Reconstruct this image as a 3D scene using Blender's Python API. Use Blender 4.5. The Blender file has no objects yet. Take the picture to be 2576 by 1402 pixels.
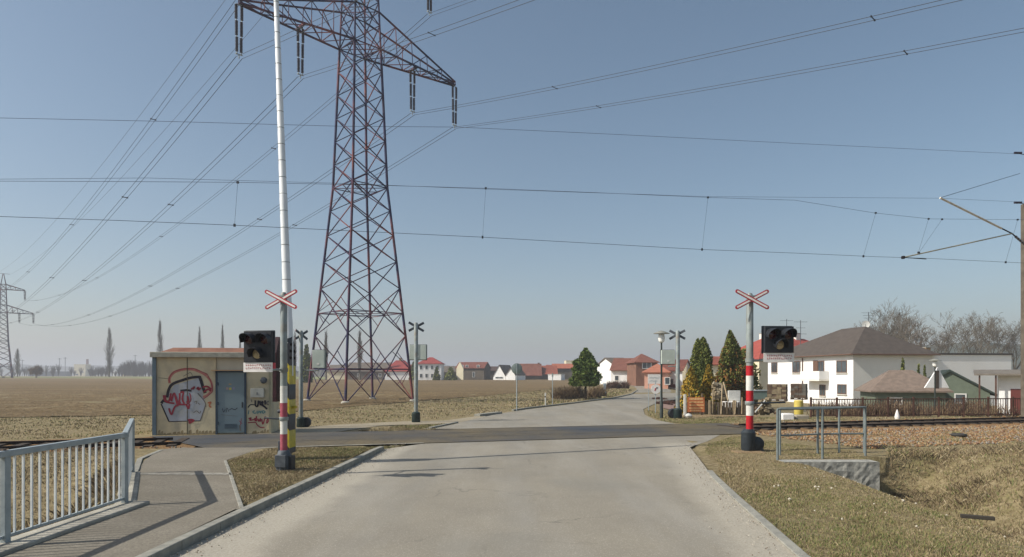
import bpy, math, random
import numpy as np
from mathutils import Vector, Matrix
from math import sin, cos, pi, radians, sqrt, atan2
random.seed(7); rng = np.random.default_rng(7)
S = bpy.context.scene
COL = S.collection

# ---------------------------------------------------------------- camera
F, EYE, HZ, CX = 1678.0, 2.1, 945.0, 1288.0      # photo seen 2576 px wide: focal length, eye height, horizon row, centre column
cd = bpy.data.cameras.new('camera'); cam = bpy.data.objects.new('camera', cd); COL.objects.link(cam)
cam.location = (0, 0, EYE); cam.rotation_euler = (radians(90), 0, 0)
cd.sensor_width = 36; cd.lens = F / 2576 * 36; cd.shift_y = (HZ - 701) / 2576
cd.clip_start = 0.1; cd.clip_end = 20000
S.camera = cam
# ---------------------------------------------------------------- sky, sun, exposure
TO_SUN = Vector((-0.966, -0.26, 0)).normalized(); ELEV = radians(41)
TO_SUN = Vector((TO_SUN.x * cos(ELEV), TO_SUN.y * cos(ELEV), sin(ELEV)))
W = bpy.data.worlds.new('World'); S.world = W; W.use_nodes = True
nt = W.node_tree; nt.nodes.clear()
sky = nt.nodes.new('ShaderNodeTexSky'); sky.sky_type = 'NISHITA'; sky.sun_disc = False
sky.sun_elevation = ELEV; sky.sun_rotation = math.atan2(TO_SUN.x, TO_SUN.y)
sky.altitude = 300; sky.air_density = 1.0; sky.dust_density = 2.2; sky.ozone_density = 1.0
hs = nt.nodes.new('ShaderNodeHueSaturation'); hs.inputs['Saturation'].default_value = 0.98; hs.inputs['Hue'].default_value = 0.490; hs.inputs['Value'].default_value = 1.0
bg = nt.nodes.new('ShaderNodeBackground'); bg.inputs['Strength'].default_value = 0.085
out = nt.nodes.new('ShaderNodeOutputWorld')
nt.links.new(sky.outputs[0], hs.inputs['Color']); nt.links.new(hs.outputs[0], bg.inputs[0]); nt.links.new(bg.outputs[0], out.inputs[0])
sl = bpy.data.lights.new('sun', 'SUN'); sl.energy = 3.6; sl.angle = radians(0.5); sl.color = (1.0, 0.955, 0.87)
so = bpy.data.objects.new('sun', sl); COL.objects.link(so); so.rotation_euler = TO_SUN.to_track_quat('Z', 'Y').to_euler()
S.view_settings.view_transform = 'Standard'; S.view_settings.look = 'None'
S.view_settings.exposure = 0.44; S.view_settings.gamma = 1.0
S.cycles.max_bounces = 6; S.cycles.volume_bounces = 0; S.cycles.volume_step_rate = 8
HAZE = 0.0008

# ---------------------------------------------------------------- helpers
def G(u, v, z=0.0):
    D = (EYE - z) * F / (v - HZ); return ((u - CX) / F * D, D)
def P(u, v, D): return ((u - CX) / F * D, D, EYE - (v - HZ) / F * D)
def XU(u, D): return (u - CX) / F * D
def ss(t): t = min(1.0, max(0.0, t)); return t * t * (3 - 2 * t)
def lin(c): return c / 12.92 if c <= 0.04045 else ((c + 0.055) / 1.055) ** 2.4
def hexc(h): return tuple(lin(int(h[i:i + 2], 16) / 255) for i in (0, 2, 4))
MATS = {}
def mat(name, c, c2=None, scale=3.0, rough=0.8, metal=0.0, bump=0.0, bscale=40.0, lo=0.35, hi=0.65, c3=None, scale3=0.6, detail=6, spec=0.3):
    if name in MATS: return MATS[name]
    m = bpy.data.materials.new(name); m.use_nodes = True; n = m.node_tree; b = n.nodes['Principled BSDF']
    b.inputs['Roughness'].default_value = rough; b.inputs['Metallic'].default_value = metal
    b.inputs['Specular IOR Level'].default_value = spec
    b.inputs['Base Color'].default_value = (*c, 1)
    tc = n.nodes.new('ShaderNodeTexCoord')
    src = None
    def noise(sc, det=detail):
        t = n.nodes.new('ShaderNodeTexNoise'); t.inputs['Scale'].default_value = sc; t.inputs['Detail'].default_value = det
        n.links.new(tc.outputs['Object'], t.inputs['Vector']); return t
    def mixc(fac, a, bb, ca, cb):
        mx = n.nodes.new('ShaderNodeMix'); mx.data_type = 'RGBA'
        mr = n.nodes.new('ShaderNodeMapRange'); mr.inputs[1].default_value = ca; mr.inputs[2].default_value = cb
        n.links.new(fac, mr.inputs[0]); n.links.new(mr.outputs[0], mx.inputs[0])
        for v, i in ((a, 6), (bb, 7)):
            if isinstance(v, tuple): mx.inputs[i].default_value = (*v, 1)
            else: n.links.new(v, mx.inputs[i])
        return mx.outputs[2]
    if c2 is not None:
        src = mixc(noise(scale).outputs[0], c, c2, lo, hi)
    if c3 is not None:
        src = mixc(noise(scale3).outputs[0], src if src is not None else c, c3, 0.45, 0.75)
    if src is not None: n.links.new(src, b.inputs['Base Color'])
    if bump:
        bp = n.nodes.new('ShaderNodeBump'); bp.inputs['Strength'].default_value = bump; bp.inputs['Distance'].default_value = 0.02
        n.links.new(noise(bscale, 4).outputs[0], bp.inputs['Height']); n.links.new(bp.outputs[0], b.inputs['Normal'])
    m['src'] = 1
    MATS[name] = m; return m

class MB:
    def __init__(s): s.v = []; s.f = []; s.mi = []; s.m = []
    def idx(s, m):
        if m not in s.m: s.m.append(m)
        return s.m.index(m)
    def add(s, vs, fs, m):
        o = len(s.v); i = s.idx(m); s.v.extend([tuple(v) for v in vs])
        for f in fs: s.f.append(tuple(o + k for k in f)); s.mi.append(i)
        return s
    def box(s, c, size, m, rz=0.0, rx=0.0, ry=0.0):
        hx, hy, hz = size[0] / 2, size[1] / 2, size[2] / 2
        R = Matrix.Rotation(rz, 3, 'Z') @ Matrix.Rotation(ry, 3, 'Y') @ Matrix.Rotation(rx, 3, 'X')
        vs = [R @ Vector((x, y, z)) + Vector(c) for x in (-hx, hx) for y in (-hy, hy) for z in (-hz, hz)]
        return s.add(vs, [(0, 1, 3, 2), (4, 6, 7, 5), (0, 4, 5, 1), (2, 3, 7, 6), (0, 2, 6, 4), (1, 5, 7, 3)], m)
    def tube(s, pts, r, m, n=8, cap=True):
        pts = [Vector(p) for p in pts]; N = len(pts)
        rs = r if isinstance(r, (list, tuple)) else [r] * N
        up = None; vs = []
        for i, p in enumerate(pts):
            t = (pts[min(i + 1, N - 1)] - pts[max(i - 1, 0)])
            t = t.normalized() if t.length > 1e-9 else Vector((0, 0, 1))
            if up is None: up = Vector((0, 0, 1)) if abs(t.z) < 0.95 else Vector((0, 1, 0))
            a = t.cross(up)
            if a.length < 1e-6: a = t.orthogonal()
            a.normalize(); b = a.cross(t); b.normalize()
            for k in range(n):
                w = 2 * pi * (k + 0.5) / n
                vs.append(p + (a * cos(w) + b * sin(w)) * rs[i])
        fs = [(i * n + k, i * n + (k + 1) % n, (i + 1) * n + (k + 1) % n, (i + 1) * n + k) for i in range(N - 1) for k in range(n)]
        if cap: fs += [tuple(range(n - 1, -1, -1)), tuple((N - 1) * n + k for k in range(n))]
        return s.add(vs, fs, m)
    def bar(s, p, q, w, m): return s.tube([p, q], w * 0.7071, m, n=4)
    def lathe(s, prof, m, n=16, o=(0, 0, 0), axis='Z'):
        vs = []
        for (r, z) in prof:
            for k in range(n):
                a = 2 * pi * k / n
                p = (r * cos(a), r * sin(a), z)
                if axis == 'Y': p = (p[0], p[2], p[1])
                vs.append((p[0] + o[0], p[1] + o[1], p[2] + o[2]))
        N = len(prof)
        fs = [(i * n + k, i * n + (k + 1) % n, (i + 1) * n + (k + 1) % n, (i + 1) * n + k) for i in range(N - 1) for k in range(n)]
        fs += [tuple(range(n - 1, -1, -1)), tuple((N - 1) * n + k for k in range(n))]
        return s.add(vs, fs, m)
    def prism(s, poly, y0, y1, m, plane='XZ'):
        n = len(poly)
        if plane == 'XZ': a = [(x, y0, z) for x, z in poly]; b = [(x, y1, z) for x, z in poly]
        elif plane == 'YZ': a = [(y0, x, z) for x, z in poly]; b = [(y1, x, z) for x, z in poly]
        else: a = [(x, y, y0) for x, y in poly]; b = [(x, y, y1) for x, y in poly]
        fs = [tuple(range(n)), tuple(range(2 * n - 1, n - 1, -1))] + [(k, n + k, n + (k + 1) % n, (k + 1) % n) for k in range(n)]
        return s.add(a + b, fs, m)
    def build(s, name, parent=None, world=False, loc=None, smooth=True, bevel=0, fix=True):
        me = bpy.data.meshes.new(name)
        off = Vector(parent.location) if (world and parent is not None) else Vector((0, 0, 0))
        vs = s.v if off.length == 0 else [(v[0] - off.x, v[1] - off.y, v[2] - off.z) for v in s.v]
        me.from_pydata(vs, [], s.f)
        for m in s.m: me.materials.append(m)
        me.polygons.foreach_set('material_index', s.mi)
        if fix:
            import bmesh
            bm = bmesh.new(); bm.from_mesh(me); bmesh.ops.recalc_face_normals(bm, faces=bm.faces); bm.to_mesh(me); bm.free()
        if smooth:
            me.polygons.foreach_set('use_smooth', [True] * len(me.polygons)); me.set_sharp_from_angle(angle=radians(38))
        me.update()
        o = bpy.data.objects.new(name, me); COL.objects.link(o)
        if loc is not None: o.location = loc
        if parent is not None: o.parent = parent
        if bevel:
            b = o.modifiers.new('bevel', 'BEVEL'); b.width = bevel; b.segments = 2; b.limit_method = 'ANGLE'; b.angle_limit = radians(50)
        return o
def tag(o, label, cat, group=None):
    o['label'] = label; o['category'] = cat
    if group: o['group'] = group
    return o
def thing(name, label, cat, loc=(0, 0, 0), rz=0.0, group=None):
    o = bpy.data.objects.new(name, None); COL.objects.link(o); o.location = loc; o.rotation_euler = (0, 0, rz)
    o.empty_display_size = 0.2
    return tag(o, label, cat, group)
def struct(o, kind='structure'):
    o['kind'] = kind; return o
def copy_tree(o, loc=None, rz=None, label=None, sc=None, parent=None):
    c = o.copy(); COL.objects.link(c); c.parent = parent
    if loc is not None: c.location = loc
    if rz is not None: c.rotation_euler = (0, 0, rz)
    if sc is not None: c.scale = (sc, sc, sc) if not isinstance(sc, tuple) else sc
    if label: c['label'] = label
    for ch in list(o.children): copy_tree(ch, parent=c)
    return c
def text_mesh(body, size, m, parent, name, loc, rot, depth=0.004, width=1.0):
    cu = bpy.data.curves.new(name, 'FONT'); cu.body = body; cu.size = size; cu.extrude = depth; cu.align_x = 'CENTER'; cu.align_y = 'CENTER'; cu.resolution_u = 2
    t = bpy.data.objects.new('t', cu); COL.objects.link(t)
    bpy.context.view_layer.update()
    me = bpy.data.meshes.new_from_object(t.evaluated_get(bpy.context.evaluated_depsgraph_get()))
    bpy.data.objects.remove(t)
    me.materials.clear(); me.materials.append(m)
    o = bpy.data.objects.new(name, me); COL.objects.link(o); o.parent = parent; o.location = loc; o.rotation_euler = rot; o.scale = (width, 1, 1)
    return o

# ---------------------------------------------------------------- terrain heights
TA = radians(16.6); TD = Vector((cos(TA), sin(TA))); TN = Vector((-sin(TA), cos(TA))); TO = Vector((0, 24.0))
def trk(s, off): p = TO + TD * s + TN * off; return (p.x, p.y)
def trk_off(x, y): return (Vector((x, y)) - TO).dot(TN)
def noise2(x, y):
    return 0.5 * sin(x * 0.71 + 1.3 * sin(y * 0.33)) * cos(y * 0.57 + 0.9 * sin(x * 0.27)) + 0.3 * sin(x * 1.7 + y * 1.1) * cos(y * 2.1 - x * 0.6)
def kx(y): return -3.98 + 0.36 * ss((y - 6) / 13.0)      # road face of the left kerb
def rx(y):                                                # right edge of the near road
    pts = [(-20, 2.9), (5, 3.1), (7.7, 3.33), (11.2, 3.78), (13.8, 4.15), (17, 4.75), (19.5, 5.2), (21.5, 6.4)]
    for (a, b), (c, d) in zip(pts, pts[1:]):
        if a <= y <= c: return b + (d - b) * (y - a) / (c - a)
    return pts[-1][1]
def H(x, y):
    z = 0.0
    if y < 19.6 and x < -3.9:                             # raised verge behind the left kerb
        z += 0.10 * ss((19.6 - y) / 1.6) * (1 if x < kx(y) - 0.08 else 0)
    if x < -6.1 and y < 18:
        edge = -6.15 - max(0.0, (y - 10.2)) * 0.53
        t = ss((edge - x) / 1.3) * (1 - ss((y - 13.8) / 3.5)) * (1 - 0.6 * ss((-13 - x) / 6))
        z -= 1.05 * t
    if x > 5.0 and y < 17.5:
        near = ss((y + 2) / 8)
        l = 5.9 + 0.7 * ss((y - 8) / 8)
        prof = ss((x - l) / (9.1 - l)) * 0.84 + 0.16 * ss((x - 8.3) / .8) if x < 9.1 else 1.0 * (1 - ss((x - 9.7) / 2.2))
        if x > 9.1: prof -= 0.30 * ss((x - 11) / 3) * (1 - ss((x - 18) / 8))
        endf = 1 - ss((y - 15.95 - (0.0 if x < 8.9 else 0.9 + 0.12 * (x - 9))) / 0.5)
        z -= prof * endf * near
        if x > 8.9 and y < 17: z += 0.08 * noise2(x * 2.2, y * 2.2) + 0.035 * noise2(x * 7.1, y * 6.3)
    if y > 70: z += 0.006 * (min(y, 300) - 70)
    if x > 9 and y > 35: z -= 1.2 * ss((y - 35) / 9) * ss((x - 8 - max(0, (y - 40) * 0.25)) / 7) * (1 - ss((y - 120) / 60))
    if abs(x) > 4 and not (abs(trk_off(x, y)) < 3.2): z += 0.018 * noise2(x * 1.3, y * 1.3) * (0 if (x < -3 and y < 17 and x > -6.6) else 1)
    r = trk_off(x, y)
    if abs(r) < 2.3: z -= 0.12 * ss((2.3 - abs(r)) / 0.5)
    return z

def drape(name, poly, off, m, dy=1.0, dx=1.0, extra=None, zf=None, cross=None):
    """a sheet over the terrain inside a polygon, built in rows"""
    ys = sorted(set([round(p[1], 4) for p in poly]))
    rows = []
    for a, b in zip(ys, ys[1:]):
        k = max(1, int(math.ceil((b - a) / (dy * max(1, a / 40)))))
        rows += [a + (b - a) * i / k for i in range(k)]
    rows.append(ys[-1])
    def inter(y):
        xs = []
        n = len(poly)
        for i in range(n):
            (x0, y0), (x1, y1) = poly[i], poly[(i + 1) % n]
            if (y0 <= y < y1) or (y1 <= y < y0): xs.append(x0 + (x1 - x0) * (y - y0) / (y1 - y0))
        return sorted(xs)
    mb = MB()
    for a, b in zip(rows, rows[1:]):
        e = (b - a) * 1e-4
        xa, xb = inter(a + e), inter(b - e)
        if len(xa) != len(xb): continue
        for i in range(0, len(xa) - 1, 2):
            w = max(xa[i + 1] - xa[i], xb[i + 1] - xb[i])
            n = max(1, int(math.ceil(w / (dx * max(1, a / 40)))))
            vs = []
            for y, xs in ((a, xa), (b, xb)):
                for k in range(n + 1):
                    x = xs[i] + (xs[i + 1] - xs[i]) * k / n
                    z = (zf(x, y) if zf else H(x, y)) + off
                    vs.append((x, y, z))
            mb.add(vs, [(k, k + 1, n + 2 + k, n + 1 + k) for k in range(n)], m)
    o = mb.build(name, smooth=False, fix=False)
    import bmesh
    bm = bmesh.new(); bm.from_mesh(o.data); bmesh.ops.remove_doubles(bm, verts=bm.verts, dist=0.001); bm.to_mesh(o.data); bm.free()
    o.data.polygons.foreach_set('use_smooth', [True] * len(o.data.polygons))
    return o

# ---------------------------------------------------------------- materials
def ground_mat(name, cols, scales, bump, bscale, rough=0.95, bdist=0.05, stretch=None):
    m = bpy.data.materials.new(name); m.use_nodes = True; n = m.node_tree; b = n.nodes['Principled BSDF']
    b.inputs['Roughness'].default_value = rough; b.inputs['Specular IOR Level'].default_value = 0.15
    g = n.nodes.new('ShaderNodeNewGeometry')
    cur = None
    for i, (c, sc, lo, hi) in enumerate(zip(cols, scales, [0] + [0.42] * 9, [0] + [0.62] * 9)):
        if i == 0: cur = c; continue
        t = n.nodes.new('ShaderNodeTexNoise'); t.inputs['Scale'].default_value = sc; t.inputs['Detail'].default_value = 7; t.inputs['Roughness'].default_value = 0.65
        if stretch and i == len(cols) - 1:
            vm = n.nodes.new('ShaderNodeVectorMath'); vm.operation = 'MULTIPLY'; vm.inputs[1].default_value = stretch
            n.links.new(g.outputs['Position'], vm.inputs[0]); n.links.new(vm.outputs[0], t.inputs['Vector'])
        else: n.links.new(g.outputs['Position'], t.inputs['Vector'])
        mr = n.nodes.new('ShaderNodeMapRange'); mr.inputs[1].default_value = lo; mr.inputs[2].default_value = hi
        n.links.new(t.outputs[0], mr.inputs[0])
        mx = n.nodes.new('ShaderNodeMix'); mx.data_type = 'RGBA'; n.links.new(mr.outputs[0], mx.inputs[0])
        if isinstance(cur, tuple): mx.inputs[6].default_value = (*cur, 1)
        else: n.links.new(cur, mx.inputs[6])
        mx.inputs[7].default_value = (*c, 1); cur = mx.outputs[2]
    n.links.new(cur, b.inputs['Base Color'])
    t = n.nodes.new('ShaderNodeTexNoise'); t.inputs['Scale'].default_value = bscale; t.inputs['Detail'].default_value = 6; t.inputs['Roughness'].default_value = 0.7
    n.links.new(g.outputs['Position'], t.inputs['Vector'])
    bp = n.nodes.new('ShaderNodeBump'); bp.inputs['Strength'].default_value = bump; bp.inputs['Distance'].default_value = bdist
    n.links.new(t.outputs[0], bp.inputs['Height']); n.links.new(bp.outputs[0], b.inputs['Normal'])
    return m
M_GRASS = ground_mat('dry_grass_ground', [hexc('8f8162'), hexc('7f784f'), hexc('9c8d6e'), hexc('74664b')], [0, 0.5, 2.3, 9], 0.9, 14)
M_FIELD = ground_mat('ploughed_soil', [hexc('877353'), hexc('978462'), hexc('6f5c42'), hexc('746246')], [0, 1.2, 5.0, 0.25], 1.0, 2.6, bdist=0.35, stretch=(0.12, 1.0, 1.0))
M_FARFIELD = ground_mat('pale_green_field', [hexc('7f8558'), hexc('948c66')], [0, 0.02], 0.3, 1.0)
M_BALLAST = ground_mat('ballast_stone', [hexc('8b7150'), hexc('a08660'), hexc('6a563f'), hexc('8f6c48')], [0, 9, 22, 1.3], 1.0, 30)
M_ASPH_DARK = ground_mat('crossing_asphalt', [hexc('655c4b'), hexc('554e41'), hexc('70654f'), hexc('474b51')], [0, 0.9, 7, 0.11], 0.35, 50, 0.85, 0.01)
M_WALK = ground_mat('pavement_asphalt', [hexc('827b6d'), hexc('8d8678'), hexc('726b60')], [0, 1.2, 40], 0.35, 90, 0.9, 0.01)
M_PATH = ground_mat('path_gravel', [hexc('9b907c'), hexc('aaa08b'), hexc('8a7f6a')], [0, 1.1, 14], 0.4, 50, 0.9, 0.02)
M_DIRT = ground_mat('trodden_earth', [hexc('937d60'), hexc('a78f70'), hexc('7c6a50')], [0, 1.1, 9], 0.6, 20)
def road_mat():
    m = bpy.data.materials.new('road_asphalt'); m.use_nodes = True; n = m.node_tree; b = n.nodes['Principled BSDF']
    b.inputs['Roughness'].default_value = 0.82; b.inputs['Specular IOR Level'].default_value = 0.3
    g = n.nodes.new('ShaderNodeNewGeometry')
    sep = n.nodes.new('ShaderNodeSeparateXYZ'); n.links.new(g.outputs['Position'], sep.inputs[0])
    def N(sc, det=6, vec=None, rg=0.6):
        t = n.nodes.new('ShaderNodeTexNoise'); t.inputs['Scale'].default_value = sc; t.inputs['Detail'].default_value = det; t.inputs['Roughness'].default_value = rg
        n.links.new(vec or g.outputs['Position'], t.inputs['Vector']); return t.outputs[0]
    def MR(v, a, bb, c=0.0, d=1.0):
        r = n.nodes.new('ShaderNodeMapRange'); r.inputs[1].default_value = a; r.inputs[2].default_value = bb; r.inputs[3].default_value = c; r.inputs[4].default_value = d
        n.links.new(v, r.inputs[0]); return r.outputs[0]
    def MA(op, a, bb):
        q = n.nodes.new('ShaderNodeMath'); q.operation = op
        for i, v in enumerate((a, bb)):
            if isinstance(v, (int, float)): q.inputs[i].default_value = v
            else: n.links.new(v, q.inputs[i])
        return q.outputs[0]
    def MX(f, a, bb):
        mx = n.nodes.new('ShaderNodeMix'); mx.data_type = 'RGBA'; n.links.new(f, mx.inputs[0])
        for v, i in ((a, 6), (bb, 7)):
            if isinstance(v, tuple): mx.inputs[i].default_value = (*v, 1)
            else: n.links.new(v, mx.inputs[i])
        return mx.outputs[2]
    vm = n.nodes.new('ShaderNodeVectorMath'); vm.operation = 'MULTIPLY'; vm.inputs[1].default_value = (1.0, 0.16, 1.0)
    n.links.new(g.outputs['Position'], vm.inputs[0])
    c = MX(MR(N(0.45), 0.35, 0.7), hexc('938b7b'), hexc('837c6f'))
    c = MX(MR(N(0.9, vec=vm.outputs[0]), 0.45, 0.75), c, hexc('9c968a'))
    c = MX(MR(N(120, 3), 0.45, 0.75, 0, 0.75), c, hexc('6f6a60'))
    c = MX(MR(N(55, 3), 0.55, 0.75, 0, 0.7), c, hexc('c4beb0'))
    # worn wheel tracks, patches and hairline cracks
    wob2 = MA('ADD', sep.outputs[0], MA('MULTIPLY', MA('SUBTRACT', N(0.35, 3), 0.5), 0.8))
    wv = n.nodes.new('ShaderNodeMath'); wv.operation = 'SINE'; n.links.new(MA('MULTIPLY', MA('ADD', wob2, 0.4), 3.3), wv.inputs[0])
    c = MX(MA('MULTIPLY', MR(wv.outputs[0], 0.2, 1.0, 0, 0.35), MR(N(0.8, 4), 0.3, 0.7)), c, hexc('7d7a73'))
    c = MX(MR(N(0.22, 2), 0.52, 0.60, 0, 0.3), c, hexc('868379'))
    vo = n.nodes.new('ShaderNodeTexVoronoi'); vo.feature = 'DISTANCE_TO_EDGE'; vo.inputs['Scale'].default_value = 0.33
    dv = n.nodes.new('ShaderNodeVectorMath'); dv.operation = 'MULTIPLY_ADD'; tn = n.nodes.new('ShaderNodeTexNoise'); tn.inputs['Scale'].default_value = 1.6; tn.inputs['Detail'].default_value = 8
    n.links.new(g.outputs['Position'], tn.inputs['Vector']); n.links.new(tn.outputs['Color'], dv.inputs[0]); dv.inputs[1].default_value = (0.9, 0.9, 0.9); n.links.new(g.outputs['Position'], dv.inputs[2]); n.links.new(dv.outputs[0], vo.inputs['Vector'])
    c = MX(MA('MULTIPLY', MR(vo.outputs['Distance'], 0.002, 0.008, 0.5, 0), MR(N(0.3, 2), 0.45, 0.6)), c, hexc('5b574f'))
    # loose pale grit along both edges
    wob = MA('MULTIPLY', MA('SUBTRACT', N(0.7, 5), 0.5), 0.9)
    x = MA('ADD', sep.outputs[0], wob)
    le = MR(x, -3.15, -2.8, 1, 0)
    edge = MA('SUBTRACT', x, MA('MULTIPLY', sep.outputs[1], 0.14))
    re = MR(edge, 1.35, 1.75, 0, 1)
    grit = MX(MR(N(38, 4), 0.35, 0.65), hexc('c4bcab'), hexc('a39a89'))
    lim = MR(sep.outputs[1], 20.0, 21.0, 1, 0)
    gf = MA('MULTIPLY', MA('MULTIPLY', MA('MAXIMUM', le, re), lim), 0.55)
    c = MX(gf, c, grit)
    # a few dark oil spots
    sp = MR(N(1.3, 2), 0.70, 0.78, 0, 0.45)
    c = MX(sp, c, hexc('5a554c'))
    n.links.new(c, b.inputs['Base Color'])
    bp = n.nodes.new('ShaderNodeBump'); bp.inputs['Strength'].default_value = 0.45; bp.inputs['Distance'].default_value = 0.008
    n.links.new(N(85, 4), bp.inputs['Height']); n.links.new(bp.outputs[0], b.inputs['Normal'])
    return m
M_ROAD = road_mat()
M_CONC = mat('concrete', hexc('b5b0a2'), hexc('a19c8f'), 4, 0.9, bump=0.5, bscale=40, c3=hexc('77736a'), scale3=1.2)
M_KERB = mat('kerb_stone', hexc('9b988c'), hexc('85837a'), 6, 0.9, bump=0.5, bscale=50)
M_GALV = mat('galvanised_steel', hexc('a3abac'), hexc('929b9d'), 8, 0.55, 0.1, bump=0.1)
M_GREYP = mat('grey_painted_steel', hexc('949c99'), hexc('808988'), 5, 0.5, 0.1, c3=hexc('7f7668'), scale3=4)
M_BARS = mat('pale_railing_bar', hexc('eceeea'), hexc('dddfdc'), 10, 0.5, 0.0)
M_BLACK = mat('black_housing', (0.012, 0.014, 0.018), (0.02, 0.022, 0.026), 20, 0.55, spec=0.4)
M_DARKBOX = mat('dark_cast_housing', hexc('2b3135'), hexc('353c41'), 12, 0.5, 0.1)
M_GREYBOX = mat('grey_cast_housing', hexc('5b6065'), hexc('474c51'), 7, 0.6, 0.1, bump=0.2)
M_RED = mat('red_paint', hexc('c3232a'), hexc('a91c26'), 9, 0.45)
M_REDF = mat('faded_red_paint', hexc('96404f'), hexc('a85762'), 9, 0.55)
M_WHITE = mat('white_paint', hexc('dcdad2'), hexc('c9c8c0'), 9, 0.5)
M_YEL = mat('yellow_paint', hexc('c6b22f'), hexc('a8972c'), 9, 0.5)
M_STRB = mat('black_paint', (0.015, 0.018, 0.022), (0.03, 0.03, 0.035), 9, 0.5)
M_MAROON = mat('dark_maroon_paint', hexc('3d1820'), hexc('2c1218'), 9, 0.6)
M_SIGNW = mat('sign_white', hexc('f0ece6'), hexc('e4dfd8'), 9, 0.5)
M_SIGNR = mat('sign_red', hexc('b7434a'), hexc('a83a44'), 9, 0.5)
M_LENSR = mat('dark_red_lens', hexc('3c0b10'), rough=0.15, spec=0.6)
M_LENSW = mat('clear_lens', hexc('c9b893'), hexc('a89672'), 30, 0.2, spec=0.6)
M_PYLON = mat('pylon_steel', hexc('22264a'), hexc('2d223c'), 0.9, 0.65, 0.1, lo=0.45, hi=0.58, c3=hexc('8d4c38'), scale3=0.42)
M_INSUL = mat('insulator_glaze', hexc('2a2230'), rough=0.3, spec=0.5)
M_WIRE = mat('conductor_wire', hexc('3c4148'), rough=0.6, metal=0.3)
M_RUST = mat('rusty_rail', hexc('241a16'), hexc('1c1613'), 8, 0.75, 0.2)
M_RAILTOP = mat('dark_rail_steel', hexc('45403c'), hexc('332f2c'), 8, 0.45, 0.5)
M_SLEEP = mat('sleeper', hexc('4a4035'), hexc('382f27'), 6, 0.9)
M_GLASS = mat('window_glass', hexc('3c4347'), hexc('565d60'), 0.8, 0.12, spec=0.7)
M_BROWNW = mat('brown_window_frame', hexc('6b5142'), rough=0.6)
M_WFR = mat('white_window_frame', hexc('d8d6d0'), rough=0.5)
# ================================================================ GROUND
def axis(segs):
    out = []
    for a, b, st in segs:
        n = max(1, int(round((b - a) / st))); out += [a + (b - a) * i / n for i in range(n)]
    out.append(segs[-1][1]); return out
def grow(a, b, k=1.25, st=1.0):
    o = [a]
    while o[-1] < b: o.append(o[-1] + st); st *= k
    return o
gx = grow(22, 6000)[1:]
xs = [-v for v in reversed(gx)] + axis([(-22, -10, 0.4), (-10, -4.25, 0.2)]) + axis([(-4.1, -3.7, 0.1), (-3.7, 5, 0.5), (5, 14, 0.2), (14, 22, 0.4)]) + gx
ys = [-400, -150, -60, -30, -15, -6] + axis([(0, 22, 0.22), (22, 48, 0.5)]) + grow(48, 9000, 1.12, 1.0)[1:]
V = []
for y in ys:
    for x in xs:
        z = H(x, y) - (0.06 if (-4.3 < x < 5.5 and y < 22) else 0)
        V.append((x, y, z))
nx = len(xs)
Fc = [(j * nx + i, j * nx + i + 1, (j + 1) * nx + i + 1, (j + 1) * nx + i) for j in range(len(ys) - 1) for i in range(nx - 1)]
g = MB(); g.add(V, Fc, M_GRASS); struct(g.build('ground', fix=False))

def roadz(x, y): return 0.0 if y < 80 else H(x, y)
near = [(-3.98 + 0.001, -25)] + [(kx(y) + 0.002, y) for y in (0, 6, 8, 10, 12, 14, 16, 18, 19)] + [trk(-3.6, -2.55)]
nearR = [trk(6.9, -2.55), (6.2, 21.2)] + [(rx(y), y) for y in (19.5, 17, 13.8, 11.2, 7.7, 5, 0, -20)] + [(2.9, -25)]
struct(drape('road', near + nearR, 0.006, M_ROAD, dy=2, dx=2, zf=lambda x, y: 0.0))
farp = [G(1060, 1081), G(1150, 1067), G(1205, 1053), G(1262, 1041), G(1330, 1031), G(1400, 1023), G(1480, 1012.5), G(1545, 1004), G(1588, 994), G(1604, 985), G(1596, 977), G(1560, 970), G(1540, 964.5),
        G(1735, 966), G(1760, 985), G(1740, 1000), G(1655, 1013), G(1618, 1031), G(1622, 1045), G(1648, 1058), G(1700, 1068), trk(8.2, 2.42)]
farp.append(trk(-2.2, 2.42))
struct(drape('road', farp, 0.03, M_ROAD, dy=1, dx=2, zf=roadz))
cr = [trk(-9.9, -2.55), trk(8.3, -2.55), trk(9.6, 0), trk(10.2, 2.4), trk(-13.4, 2.4)]
struct(drape('level_crossing_surface', [trk(-9.6, -2.53), trk(8.6, -2.53), trk(10.6, 2.4), trk(-12.2, 2.4)], 0.022, M_ASPH_DARK, zf=lambda x, y: 0.0))
# pavement on the left
struct(drape('tactile_paving', [G(350, 1197, .1), G(353, 1187, .1), G(577, 1187, .1), G(583, 1197, .1)], 0.020, mat('worn_cobbles', hexc('a39e92'), hexc('7b766c'), 14, .9, bump=.8, bscale=25), dy=.3, dx=.4, zf=lambda x, y: 0.10 * ss((19.6 - y) / 1.6)))
struct(drape('crossing_joint', [trk(-9.6, -2.64), trk(-3.6, -2.64), trk(-3.6, -2.52), trk(-9.6, -2.52)], 0.030, M_CONC, zf=lambda x, y: 0.0))
wz = lambda x, y: 0.10 * ss((19.6 - y) / 1.6)
pw = [(-4.9, 3)]
walk = [(-6.2, 2), (-6.02, 6), (-5.88, 9.8), (-5.98, 10.3), (-6.85, 12.0), (-7.6, 13.5), (-8.6, 15.6), G(400, 1143), G(470, 1130.5)] + [G(690, 1128), G(640, 1140, .05), G(567, 1160, .1), G(580, 1195, .1), G(608, 1282, .1), (-4.12, 9.9), (-4.13, 2)]
struct(drape('pavement', walk, 0.012, M_WALK, dy=.4, dx=.5, zf=wz))
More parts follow.
